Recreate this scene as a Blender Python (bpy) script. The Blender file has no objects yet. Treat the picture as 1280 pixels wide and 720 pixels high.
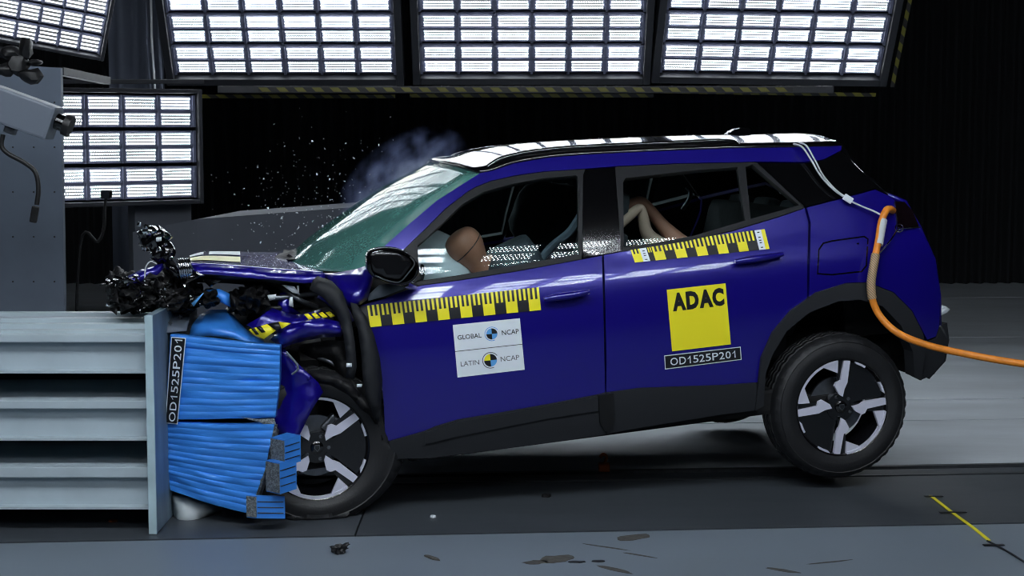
import bpy, bmesh, math, random
from mathutils import Vector, Matrix, noise
from mathutils.geometry import delaunay_2d_cdt
random.seed(7)
SC = bpy.context.scene
COL = SC.collection
PI = math.pi

# ------------------------------------------------------------------ camera, world, exposure
FPX = 2100.0
CAMH = 1.7
PITCH = math.atan(202 / FPX)
cd = bpy.data.cameras.new('camera')
cam = bpy.data.objects.new('camera', cd)
COL.objects.link(cam)
cam.location = (0, 0, CAMH)
cam.rotation_euler = (PI / 2 - PITCH, 0, 0)
cd.sensor_width = 36.0
cd.lens = FPX / 1280 * 36
cd.clip_end = 200
SC.camera = cam
W = bpy.data.worlds.new('hall_air')
SC.world = W
W.use_nodes = True
W.node_tree.nodes['Background'].inputs[0].default_value = (0.35, 0.5, 0.75, 1)
W.node_tree.nodes['Background'].inputs[1].default_value = 0.006
SC.view_settings.view_transform = 'Standard'
SC.view_settings.look = 'None'
SC.view_settings.gamma = 1
SC.view_settings.exposure = 0.0
SC.cycles.filter_width = 1.1
LED_BACK = 42.0     # radiance of the led dots in the rigs behind the car
LED_FRONT = 190.0    # and in the rigs above the camera side

# ------------------------------------------------------------------ rays through pixels of the 1280x720 frame
FW = Vector((0, math.cos(PITCH), -math.sin(PITCH)))
UP = Vector((0, math.sin(PITCH), math.cos(PITCH)))
CAMP = Vector((0, 0, CAMH))


def ray(x, y):
    return FW + Vector((1, 0, 0)) * ((x - 640) / FPX) - UP * ((y - 360) / FPX)


def at(x, y, Y):
    d = ray(x, y)
    return CAMP + d * (Y / d.y)


def on_floor(x, y, z=0.0):
    d = ray(x, y)
    return CAMP + d * ((z - CAMH) / d.z)


# ------------------------------------------------------------------ materials
def lin(c):
    return tuple(((v / 255) / 12.92 if v / 255 < .04045 else ((v / 255 + .055) / 1.055) ** 2.4) for v in c)


def mat(name, rgb, rough=.5, metal=0., coat=0., spec=.5, grain=0., gscale=20., bump=0., bscale=60., stretch=(1, 1, 1)):
    m = bpy.data.materials.new(name)
    m.use_nodes = True
    nt = m.node_tree
    b = nt.nodes['Principled BSDF']
    c = (*lin(rgb), 1)
    b.inputs['Base Color'].default_value = c
    b.inputs['Roughness'].default_value = rough
    b.inputs['Metallic'].default_value = metal
    b.inputs['Coat Weight'].default_value = coat
    b.inputs['Coat Roughness'].default_value = .01
    b.inputs['Specular IOR Level'].default_value = spec
    if grain or bump:
        tc = nt.nodes.new('ShaderNodeTexCoord')
        mp = nt.nodes.new('ShaderNodeMapping')
        mp.inputs['Scale'].default_value = stretch
        nt.links.new(tc.outputs['Object'], mp.inputs[0])
        if grain:
            n = nt.nodes.new('ShaderNodeTexNoise')
            n.inputs['Scale'].default_value = gscale
            n.inputs['Detail'].default_value = 6
            nt.links.new(mp.outputs[0], n.inputs[0])
            r = nt.nodes.new('ShaderNodeMapRange')
            r.inputs[1].default_value = .3
            r.inputs[2].default_value = .7
            r.inputs[3].default_value = 1 - grain
            r.inputs[4].default_value = 1 + grain
            nt.links.new(n.outputs[0], r.inputs[0])
            mx = nt.nodes.new('ShaderNodeVectorMath')
            mx.operation = 'SCALE'
            mx.inputs[0].default_value = c[:3]
            nt.links.new(r.outputs[0], mx.inputs[3])
            nt.links.new(mx.outputs[0], b.inputs['Base Color'])
        if bump:
            n2 = nt.nodes.new('ShaderNodeTexNoise')
            n2.inputs['Scale'].default_value = bscale
            n2.inputs['Detail'].default_value = 4
            nt.links.new(mp.outputs[0], n2.inputs[0])
            bp = nt.nodes.new('ShaderNodeBump')
            bp.inputs['Strength'].default_value = bump
            bp.inputs['Distance'].default_value = .01
            nt.links.new(n2.outputs[0], bp.inputs['Height'])
            nt.links.new(bp.outputs[0], b.inputs['Normal'])
    return m


def glass_mat(name, tint, refl=1.0, base=.04):
    m = bpy.data.materials.new(name)
    m.use_nodes = True
    nt = m.node_tree
    nt.nodes.clear()
    o = nt.nodes.new('ShaderNodeOutputMaterial')
    t = nt.nodes.new('ShaderNodeBsdfTransparent')
    t.inputs[0].default_value = (*tint, 1)
    g = nt.nodes.new('ShaderNodeBsdfGlossy')
    g.inputs['Roughness'].default_value = .0
    g.inputs[0].default_value = (refl, refl, refl, 1)
    f = nt.nodes.new('ShaderNodeFresnel')
    f.inputs[0].default_value = 1.33
    mx = nt.nodes.new('ShaderNodeMixShader')
    nt.links.new(f.outputs[0], mx.inputs[0])
    nt.links.new(t.outputs[0], mx.inputs[1])
    nt.links.new(g.outputs[0], mx.inputs[2])
    nt.links.new(mx.outputs[0], o.inputs[0])
    return m


def led_mat(name, strength, cols=13, rows=4):
    """rows of round led dots on a frosted tile: emission pattern from the tile's own UV"""
    m = bpy.data.materials.new(name)
    m.use_nodes = True
    nt = m.node_tree
    nt.nodes.clear()
    L = nt.links.new

    def math_(op, a, b=None):
        n = nt.nodes.new('ShaderNodeMath')
        n.operation = op
        for i, v in enumerate((a, b)):
            if v is None:
                continue
            if isinstance(v, (int, float)):
                n.inputs[i].default_value = v
            else:
                L(v, n.inputs[i])
        return n.outputs[0]
    uv = nt.nodes.new('ShaderNodeUVMap')
    sp = nt.nodes.new('ShaderNodeSeparateXYZ')
    L(uv.outputs[0], sp.inputs[0])
    v = math_('MULTIPLY', sp.outputs[1], float(rows))
    row = math_('FLOOR', v)
    sh = math_('MULTIPLY', math_('MODULO', row, 2.0), .5)
    u = math_('ADD', math_('MULTIPLY', sp.outputs[0], float(cols)), sh)
    du = math_('SUBTRACT', math_('FRACT', u), .5)
    dv = math_('SUBTRACT', math_('FRACT', v), .5)
    d2 = math_('ADD', math_('MULTIPLY', du, du), math_('MULTIPLY', dv, dv))
    mr = nt.nodes.new('ShaderNodeMapRange')
    mr.inputs[1].default_value = .012
    mr.inputs[2].default_value = .06
    mr.inputs[3].default_value = 1.0
    mr.inputs[4].default_value = .005
    L(d2, mr.inputs[0])
    oi = nt.nodes.new('ShaderNodeObjectInfo')              # each field a little brighter or dimmer
    st = math_('MULTIPLY', math_('MULTIPLY', mr.outputs[0], strength), math_('ADD', math_('MULTIPLY', oi.outputs['Random'], .7), .65))
    e = nt.nodes.new('ShaderNodeEmission')
    e.inputs[0].default_value = (.86, .93, 1, 1)
    L(st, e.inputs[1])
    o = nt.nodes.new('ShaderNodeOutputMaterial')
    L(e.outputs[0], o.inputs[0])
    return m


def stripe_mat(name, a, b, period, slope):
    m = mat(name, a, .6)
    nt = m.node_tree
    tc = nt.nodes.new('ShaderNodeTexCoord')
    sp = nt.nodes.new('ShaderNodeSeparateXYZ')
    nt.links.new(tc.outputs['Object'], sp.inputs[0])
    a1 = nt.nodes.new('ShaderNodeMath'); a1.operation = 'MULTIPLY_ADD'
    nt.links.new(sp.outputs[2], a1.inputs[0]); a1.inputs[1].default_value = slope
    nt.links.new(sp.outputs[0], a1.inputs[2])
    a2 = nt.nodes.new('ShaderNodeMath'); a2.operation = 'DIVIDE'
    nt.links.new(a1.outputs[0], a2.inputs[0]); a2.inputs[1].default_value = period
    a3 = nt.nodes.new('ShaderNodeMath'); a3.operation = 'FRACT'
    nt.links.new(a2.outputs[0], a3.inputs[0])
    a4 = nt.nodes.new('ShaderNodeMath'); a4.operation = 'GREATER_THAN'
    nt.links.new(a3.outputs[0], a4.inputs[0]); a4.inputs[1].default_value = .5
    mx = nt.nodes.new('ShaderNodeMix'); mx.data_type = 'RGBA'
    nt.links.new(a4.outputs[0], mx.inputs[0])
    mx.inputs[6].default_value = (*lin(a), 1)
    mx.inputs[7].default_value = (*lin(b), 1)
    nt.links.new(mx.outputs[2], nt.nodes['Principled BSDF'].inputs['Base Color'])
    return m


M = {}
M['paint'] = mat('blue_car_paint', (19, 6, 130), .32, .25, 1.0, .5)
M['paint_crush'] = mat('buckled_blue_paint', (19, 6, 130), .3, .25, 1.0, .5, bump=.25, bscale=9)
M['gloss'] = mat('gloss_black', (8, 8, 10), .12, 0, 1.0)
M['trim'] = mat('window_trim_grey', (21, 23, 27), .55, 0, 0, .3)
M['clad'] = mat('grey_plastic_cladding', (35, 37, 41), .6, 0, 0, .35, bump=.08, bscale=400)
M['black'] = mat('black_plastic', (14, 14, 16), .5, grain=.3, gscale=14)
M['rag'] = mat('torn_black_plastic', (13, 13, 15), .6, 0, 0, .3, grain=.5, gscale=9, bump=.5, bscale=30)
M['inner'] = mat('cabin_lining', (18, 19, 21), .8)
M['seat'] = mat('seat_cloth', (44, 47, 52), .85, grain=.2, gscale=40)
M['greyp'] = mat('grey_moulding', (96, 106, 116), .6)
M['tyre'] = mat('tyre_rubber', (24, 25, 28), .55, grain=.25, gscale=14, bump=.1, bscale=90)
M['alloy'] = mat('machined_alloy', (222, 223, 240), .38, .25)
M['alloy_black'] = mat('black_alloy', (12, 12, 15), .25, 0, .5)
M['steel'] = mat('dull_steel', (120, 124, 130), .4, .9, grain=.2)
M['chrome'] = mat('bright_chrome', (225, 228, 232), .12, 1)
M['white'] = mat('white_vinyl', (232, 240, 246), .4)
M['yellow'] = mat('yellow_vinyl', (250, 236, 40), .4)
M['paleyellow'] = mat('pale_yellow_band', (246, 240, 170), .35)
M['ink'] = mat('black_ink', (18, 20, 26), .45)
M['darkgrey'] = mat('grey_ink', (92, 96, 102), .5)
M['skyblue'] = mat('blue_ink', (98, 170, 232), .45)
M['foam'] = mat('blue_barrier_sheet', (62, 142, 234), .34, .1, .3, grain=.10, gscale=6, bump=.35, bscale=11, stretch=(1, 1, 5))
M['foam2'] = mat('blue_bumper_sheet', (54, 132, 222), .4, .1, .1, grain=.12, gscale=8)
M['comb'] = mat('aluminium_honeycomb', (128, 134, 136), .5, .5, grain=.55, gscale=90, bump=.9, bscale=140)
M['beam'] = mat('pale_grey_beam_paint', (176, 190, 198), .5, grain=.07, gscale=5, bump=.05, bscale=30)
M['plate'] = mat('scuffed_plate', (118, 138, 152), .45, .2, grain=.3, gscale=7, stretch=(1, 1, .4))
M['plate_edge'] = mat('pale_plate_edge', (172, 196, 204), .5, grain=.1, gscale=9)
M['slab'] = mat('steel_panel', (94, 104, 118), .55, .2, grain=.08, gscale=4)
M['cambody'] = mat('camera_housing_grey', (104, 112, 124), .45)
M['curtain'] = mat('black_curtain', (17, 19, 23), .9)
M['curtain_grey'] = mat('grey_curtain', (86, 92, 106), .8)
M['block'] = mat('dark_grey_block', (62, 66, 74), .7, grain=.1, gscale=3)
M['frame'] = mat('lamp_frame_black', (30, 32, 38), .5)
M['led_tray'] = mat('lamp_tray_grey', (92, 96, 116), .45)
M['led'] = led_mat('led_dots', LED_BACK)
M['led_side'] = led_mat('led_dots_side', LED_BACK * .8)
M['led_front'] = led_mat('led_dots_front', LED_FRONT)
M['led_far'] = led_mat('led_dots_added_row', LED_FRONT * .5)
M['hazard'] = stripe_mat('hazard_tape', (96, 92, 20), (14, 14, 16), .13, 1.0)
M['airbag'] = mat('airbag_cloth', (226, 232, 238), .8, bump=.2, bscale=14)
M['skin_brown'] = mat('dummy_vinyl_brown', (182, 126, 102), .5, grain=.06, gscale=14)
M['skin_pale'] = mat('dummy_vinyl_pale', (186, 156, 138), .55)
M['shirt'] = mat('dummy_clothes', (54, 60, 66), .85)
M['orange'] = mat('orange_hose', (238, 142, 44), .45, grain=.12, gscale=30)
M['braid'] = stripe_mat('braided_sleeve', (196, 160, 110), (120, 112, 104), .012, 1.0)
M['cord'] = mat('pale_cord', (200, 204, 208), .5)
M['clear'] = glass_mat('clear_side_glass', (.86, .92, .92))
M['cloth'] = mat('pale_plastic_sheet', (196, 204, 206), .45, grain=.08, gscale=4)
M['mud'] = mat('dried_mud', (78, 76, 72), .85, grain=.3, gscale=40)
M['rubber_orange'] = mat('rusty_orange', (178, 92, 36), .6)
M['tail'] = mat('smoked_lamp', (16, 8, 12), .1, 0, 1.0)


def floor_mat(name, rgb, rough, grain, sc=1.6, spec=.5):
    m = mat(name, rgb, rough, .0, 0, spec)
    nt = m.node_tree
    b = nt.nodes['Principled BSDF']
    tc = nt.nodes.new('ShaderNodeTexCoord')
    mp = nt.nodes.new('ShaderNodeMapping')
    mp.inputs['Scale'].default_value = (.5, 1.6, 1)
    nt.links.new(tc.outputs['Object'], mp.inputs[0])
    n = nt.nodes.new('ShaderNodeTexNoise')
    n.inputs['Scale'].default_value = sc
    n.inputs['Detail'].default_value = 9
    n.inputs['Roughness'].default_value = .65
    nt.links.new(mp.outputs[0], n.inputs[0])
    r = nt.nodes.new('ShaderNodeMapRange')
    r.inputs[1].default_value = .3; r.inputs[2].default_value = .7
    r.inputs[3].default_value = 1 - grain; r.inputs[4].default_value = 1 + grain
    nt.links.new(n.outputs[0], r.inputs[0])
    mx = nt.nodes.new('ShaderNodeVectorMath'); mx.operation = 'SCALE'
    mx.inputs[0].default_value = lin(rgb)
    nt.links.new(r.outputs[0], mx.inputs[3])
    nt.links.new(mx.outputs[0], b.inputs['Base Color'])
    r2 = nt.nodes.new('ShaderNodeMapRange')
    r2.inputs[1].default_value = .3; r2.inputs[2].default_value = .7
    r2.inputs[3].default_value = rough - .04; r2.inputs[4].default_value = rough + .06
    nt.links.new(n.outputs[0], r2.inputs[0])
    nt.links.new(r2.outputs[0], b.inputs['Roughness'])
    return m


M['floor'] = floor_mat('hall_floor', (206, 213, 219), .32, .16)
M['floor_front'] = floor_mat('front_floor_plate', (118, 129, 140), .4, .10, 1.2)
M['track'] = floor_mat('track_floor', (66, 71, 77), .42, .14, 1.5)
M['groove'] = mat('rail_groove', (16, 17, 19), .6)
M['rail'] = mat('floor_rail', (108, 112, 116), .35, .8, grain=.15)


def windscreen_mat():
    m = bpy.data.materials.new('shattered_windscreen')
    m.use_nodes = True
    nt = m.node_tree
    L = nt.links.new
    b = nt.nodes['Principled BSDF']
    tc = nt.nodes.new('ShaderNodeTexCoord')
    v = nt.nodes.new('ShaderNodeTexVoronoi')
    v.feature = 'DISTANCE_TO_EDGE'
    v.inputs['Scale'].default_value = 60
    L(tc.outputs['Object'], v.inputs[0])
    n = nt.nodes.new('ShaderNodeTexNoise')
    n.inputs['Scale'].default_value = 5
    n.inputs['Detail'].default_value = 8
    L(tc.outputs['Object'], n.inputs[0])
    cr = nt.nodes.new('ShaderNodeMapRange')
    cr.inputs[1].default_value = 0; cr.inputs[2].default_value = .035
    cr.inputs[3].default_value = 1; cr.inputs[4].default_value = 0
    L(v.outputs[0], cr.inputs[0])
    nm = nt.nodes.new('ShaderNodeMapRange')
    nm.inputs[1].default_value = .40; nm.inputs[2].default_value = .60
    L(n.outputs[0], nm.inputs[0])
    k = nt.nodes.new('ShaderNodeMath'); k.operation = 'MULTIPLY'
    L(cr.outputs[0], k.inputs[0]); L(nm.outputs[0], k.inputs[1])
    mx = nt.nodes.new('ShaderNodeMix'); mx.data_type = 'RGBA'
    L(k.outputs[0], mx.inputs[0])
    mx.inputs[6].default_value = (.085, .25, .22, 1)
    mx.inputs[7].default_value = (.20, .38, .34, 1)
    L(mx.outputs[2], b.inputs['Base Color'])
    b.inputs['Roughness'].default_value = .03
    b.inputs['Coat Weight'].default_value = .3
    b.inputs['Alpha'].default_value = .72
    bp = nt.nodes.new('ShaderNodeBump')
    bp.inputs['Strength'].default_value = .02
    bp.inputs['Distance'].default_value = .003
    L(k.outputs[0], bp.inputs['Height'])
    L(bp.outputs[0], b.inputs['Normal'])
    return m


M['windscreen'] = windscreen_mat()


def smoke_mat():
    m = bpy.data.materials.new('airbag_smoke')
    m.use_nodes = True
    nt = m.node_tree
    nt.nodes.clear()
    L = nt.links.new
    tc = nt.nodes.new('ShaderNodeTexCoord')
    n = nt.nodes.new('ShaderNodeTexNoise')
    n.inputs['Scale'].default_value = 3.4
    n.inputs['Detail'].default_value = 5
    L(tc.outputs['Object'], n.inputs[0])
    ln = nt.nodes.new('ShaderNodeVectorMath'); ln.operation = 'LENGTH'
    L(tc.outputs['Object'], ln.inputs[0])
    fall = nt.nodes.new('ShaderNodeMapRange')
    fall.inputs[1].default_value = .15; fall.inputs[2].default_value = .98
    fall.inputs[3].default_value = 1; fall.inputs[4].default_value = 0
    L(ln.outputs['Value'], fall.inputs[0])
    r = nt.nodes.new('ShaderNodeMapRange')
    r.inputs[1].default_value = .46; r.inputs[2].default_value = .72
    L(n.outputs[0], r.inputs[0])
    k = nt.nodes.new('ShaderNodeMath'); k.operation = 'MULTIPLY'
    L(fall.outputs[0], k.inputs[0]); L(r.outputs[0], k.inputs[1])
    k2 = nt.nodes.new('ShaderNodeMath'); k2.operation = 'MULTIPLY'
    L(k.outputs[0], k2.inputs[0]); k2.inputs[1].default_value = 10.0
    vs = nt.nodes.new('ShaderNodeVolumeScatter')
    vs.inputs['Color'].default_value = (.40, .50, 1.0, 1)
    vs.inputs['Anisotropy'].default_value = .2
    L(k2.outputs[0], vs.inputs['Density'])
    o = nt.nodes.new('ShaderNodeOutputMaterial')
    L(vs.outputs[0], o.inputs['Volume'])
    return m


M['smoke'] = smoke_mat()


# ------------------------------------------------------------------ building helpers
def link(o, parent=None):
    COL.objects.link(o)
    if parent:
        o.parent = parent
    return o


def empty(name, label, cat, loc=(0, 0, 0), rot=(0, 0, 0), group=None):
    o = bpy.data.objects.new(name, None)
    o.empty_display_size = .1
    COL.objects.link(o)
    o.location = loc
    o.rotation_euler = rot
    tag(o, label, cat, group)
    return o


def tag(o, label, cat, group=None):
    o['label'] = label
    o['category'] = cat
    if group:
        o['group'] = group
    return o


def struct(o):
    o['kind'] = 'structure'
    return o


def obj(name, bm, m, parent=None, smooth=None, label=None):
    me = bpy.data.meshes.new(name)
    bm.normal_update()
    bm.to_mesh(me)
    bm.free()
    return mobj(name, me, m, parent, smooth, label)


def mobj(name, me, m, parent=None, smooth=None, label=None):
    ms = m if isinstance(m, (list, tuple)) else [m]
    for k in ms:
        me.materials.append(k)
    if smooth is not None:
        me.polygons.foreach_set('use_smooth', [True] * len(me.polygons))
        if smooth < 180:
            me.set_sharp_from_angle(angle=math.radians(smooth))
    o = bpy.data.objects.new(name, me)
    link(o, parent)
    if label:
        o['label'] = label
    return o


def box(bm, c, s, rot=None, bev=0.):
    """a box of size s centred on c, optionally turned and bevelled"""
    r = bmesh.ops.create_cube(bm, size=1)
    vs = r['verts']
    mt = Matrix.Translation(c) @ (rot.to_4x4() if rot else Matrix()) @ Matrix.Diagonal((*s, 1))
    bmesh.ops.transform(bm, matrix=mt, verts=vs)
    if bev:
        es = list({e for v in vs for e in v.link_edges})
        bmesh.ops.bevel(bm, geom=es, offset=bev, segments=2, profile=.6, affect='EDGES')
    return vs


def boxo(name, c, s, m, parent=None, rot=None, bev=.004, label=None):
    bm = bmesh.new()
    box(bm, c, s, rot, bev)
    return obj(name, bm, m, parent, label=label)


def catmull(pts, n=6, closed=False):
    P = [Vector(p) for p in pts]
    out = []
    N = len(P)
    for i in range(N if closed else N - 1):
        p0 = P[(i - 1) % N] if closed or i else P[0] * 2 - P[1]
        p1 = P[i]
        p2 = P[(i + 1) % N]
        p3 = P[(i + 2) % N] if closed or i + 2 < N else P[-1] * 2 - P[-2]
        for k in range(n):
            t = k / n
            out.append(.5 * ((2 * p1) + (p2 - p0) * t + (2 * p0 - 5 * p1 + 4 * p2 - p3) * t * t + (3 * p1 - p0 - 3 * p2 + p3) * t ** 3))
    if not closed:
        out.append(P[-1])
    return out


def tube(bm, pts, r, seg=8, n=6, curve=True, caps=True):
    P = catmull(pts, n) if curve else [Vector(p) for p in pts]
    rs = r if callable(r) else (lambda t: r)
    T = [(P[min(i + 1, len(P) - 1)] - P[max(i - 1, 0)]).normalized() for i in range(len(P))]
    u = T[0].orthogonal().normalized()
    rings = []
    for i, p in enumerate(P):
        u = (u - T[i] * u.dot(T[i])).normalized()
        w = T[i].cross(u)
        rad = rs(i / max(1, len(P) - 1))
        rings.append([bm.verts.new(p + (u * math.cos(2 * PI * k / seg) + w * math.sin(2 * PI * k / seg)) * rad) for k in range(seg)])
    for a, b in zip(rings, rings[1:]):
        for k in range(seg):
            bm.faces.new((a[k], a[(k + 1) % seg], b[(k + 1) % seg], b[k]))
    if caps:
        bm.faces.new(rings[0][::-1])
        bm.faces.new(rings[-1])


def tubeo(name, pts, r, m, parent=None, seg=8, n=6, curve=True, label=None):
    bm = bmesh.new()
    tube(bm, pts, r, seg, n, curve)
    return obj(name, bm, m, parent, 60, label)


def lathe(bm, prof, seg=48, axis='y', closed=False):
    """turn a (radius, along) profile around the axis"""
    rings = []
    for r, a in prof:
        ring = []
        for k in range(seg):
            t = 2 * PI * k / seg
            c, s = math.cos(t) * r, math.sin(t) * r
            ring.append(bm.verts.new((c, a, s) if axis == 'y' else (c, s, a) if axis == 'z' else (a, c, s)))
        rings.append(ring)
    n = len(rings)
    for i in range(n if closed else n - 1):
        a, b = rings[i], rings[(i + 1) % n]
        for k in range(seg):
            bm.faces.new((a[k], a[(k + 1) % seg], b[(k + 1) % seg], b[k]))
    return rings


def prism(bm, poly, y0, y1):
    """poly in (x,z), extruded along y"""
    a = [bm.verts.new((x, y0, z)) for x, z in poly]
    b = [bm.verts.new((x, y1, z)) for x, z in poly]
    n = len(poly)
    bm.faces.new(a)
    bm.faces.new(b[::-1])
    for i in range(n):
        bm.faces.new((a[i], b[i], b[(i + 1) % n], a[(i + 1) % n]))


def blob(bm, c, r, seed=0, amp=.25, sub=2, rot=None, freq=1.6):
    """a lumpy closed solid"""
    g = bmesh.ops.create_icosphere(bm, subdivisions=sub, radius=1)
    for v in g['verts']:
        d = 1 + amp * noise.noise(v.co * freq + Vector((seed * 7.3, seed * 3.1, 0)))
        p = Vector((v.co.x * r[0] * d, v.co.y * r[1] * d, v.co.z * r[2] * d))
        if rot:
            p = rot @ p
        v.co = p + Vector(c)


def skin_body(name, joints, bones, m, parent=None, sub=2):
    """a continuous figure: one vertex per joint with its radius, grown with a skin and smoothed"""
    me = bpy.data.meshes.new(name)
    keys = list(joints)
    me.from_pydata([joints[k][0] for k in keys], [(keys.index(a), keys.index(b)) for a, b in bones], [])
    tmp = bpy.data.objects.new(name, me)
    COL.objects.link(tmp)
    tmp.modifiers.new('skin', 'SKIN')
    sv = me.skin_vertices[0].data
    for i, k in enumerate(keys):
        r = joints[k][1]
        sv[i].radius = r if isinstance(r, tuple) else (r, r)
        sv[i].use_root = i == 0
    s = tmp.modifiers.new('smooth', 'SUBSURF')
    s.levels = s.render_levels = sub
    dg = bpy.context.evaluated_depsgraph_get()
    out = bpy.data.meshes.new_from_object(tmp.evaluated_get(dg))
    bpy.data.objects.remove(tmp)
    bpy.data.meshes.remove(me)
    return mobj(name, out, m, parent, 180)


def text_mesh(s, bold=0.):
    cu = bpy.data.curves.new('lettering', 'FONT')
    cu.body = s
    cu.resolution_u = 3
    cu.offset = bold
    t = bpy.data.objects.new('lettering', cu)
    COL.objects.link(t)
    dg = bpy.context.evaluated_depsgraph_get()
    dg.update()
    me = bpy.data.meshes.new_from_object(t.evaluated_get(dg))
    bpy.data.objects.remove(t)
    vs = [v.co.copy() for v in me.vertices]
    fs = [tuple(p.vertices) for p in me.polygons]
    x0 = min(v.x for v in vs); x1 = max(v.x for v in vs)
    y0 = min(v.y for v in vs); y1 = max(v.y for v in vs)
    bpy.data.meshes.remove(me)
    return [((v.x - x0) / (x1 - x0), (v.y - y0) / (y1 - y0)) for v in vs], fs


# ------------------------------------------------------------------ the hall
SL = .08                                      # the floor strips run a little across the view


def strip(name, ya, yb, z0, z1, m, x0=-9., x1=9., parent=None):
    bm = bmesh.new()
    n = 6
    va = []
    for z in (z0, z1):
        va.append([bm.verts.new((x, y + SL * x, z)) for (x, y) in ((x0, ya), (x1, ya), (x1, yb), (x0, yb))])
    bm.faces.new(va[1])
    bm.faces.new(va[0][::-1])
    for i in range(4):
        bm.faces.new((va[0][i], va[0][(i + 1) % 4], va[1][(i + 1) % 4], va[1][i]))
    return obj(name, bm, m, parent)


floor = struct(strip('floor', -3, 24, -.12, -.03, M['groove']))
# plates, with open joints between them
strip('floor_plate', -3, 6.915, -.03, 0, M['floor_front'], parent=floor)
for a, b in ((-9, -.66), (-.652, 3.9), (3.908, 9)):
    strip('track_plate', 6.945, 7.93, -.03, -.001, M['track'], a, b, parent=floor)
strip('rail', 7.95, 7.975, -.03, .001, M['rail'], parent=floor)
strip('track_plate', 7.985, 8.1, -.03, -.002, M['track'], parent=floor)
strip('rail', 8.155, 8.19, -.03, .002, M['rail'], parent=floor)
for a, b in ((8.2, 9.44), (9.46, 10.15), (10.2, 13.2), (13.22, 16.3), (16.32, 22)):
    strip('floor_plate', a, b, -.03, 0, M['floor'], parent=floor)


def curtain(name, x0, x1, y, z0, z1, m, fold=.16, amp=.06, seed=0):
    bm = bmesh.new()
    n = int((x1 - x0) / fold * 6)
    cols = []
    for i in range(n + 1):
        x = x0 + (x1 - x0) * i / n
        ph = x / fold * 2 * PI + 1.4 * noise.noise(Vector((x * 1.3, seed, 0)))
        yy = y + amp * math.sin(ph) + .08 * noise.noise(Vector((x * .8, 5 + seed, 0)))
        cols.append((bm.verts.new((x, yy, z0)), bm.verts.new((x, yy + .01, z1))))
    for a, b in zip(cols, cols[1:]):
        bm.faces.new((a[0], b[0], b[1], a[1]))
    return obj(name, bm, m, None, 180)


struct(curtain('wall_back', -9, 9, 18.2, 0, 9, M['curtain']))
bm = bmesh.new(); box(bm, (0, 7.5, 9.05), (19, 27, .1)); struct(obj('ceiling', bm, M['curtain']))
bm = bmesh.new(); box(bm, (-9.05, 7.5, 4.5), (.1, 27, 9)); struct(obj('wall_left', bm, M['curtain']))
bm = bmesh.new(); box(bm, (9.05, 7.5, 4.5), (.1, 27, 9)); struct(obj('wall_right', bm, M['curtain']))
bm = bmesh.new(); box(bm, (0, -3.05, 4.5), (19, .1, 9)); struct(obj('wall_front', bm, M['curtain']))
c = curtain('curtain', -3.25, -2.80, 13.6, 0, 6, M['curtain_grey'], .22, .05, 3)
tag(c, 'grey hanging curtain between the side lamp rig and the upper left rig', 'curtain')

# ------------------------------------------------------------------ lamp rigs
TILE = bpy.data.meshes.new('led_tile')


def led_tile_mesh(w, h, waist=.03):
    """one led field: a quad strip slightly pinched at its ends, with UV"""
    bm = bmesh.new()
    uvl = bm.loops.layers.uv.new('UVMap')
    v = [bm.verts.new(p) for p in ((-w / 2, 0, -h / 2), (w / 2, 0, -h / 2), (w / 2 * (1 - waist), 0, 0), (w / 2, 0, h / 2), (-w / 2, 0, h / 2), (-w / 2 * (1 - waist), 0, 0))]
    uv = {v[0]: (0, 0), v[1]: (1, 0), v[2]: (1, .5), v[3]: (1, 1), v[4]: (0, 1), v[5]: (0, .5)}
    for f in ((0, 1, 2, 5), (5, 2, 3, 4)):
        fc = bm.faces.new([v[i] for i in f])
        for l in fc.loops:
            l[uvl].uv = uv[l.vert]
    me = bpy.data.meshes.new('led_tile')
    bm.to_mesh(me)
    bm.free()
    return me


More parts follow.
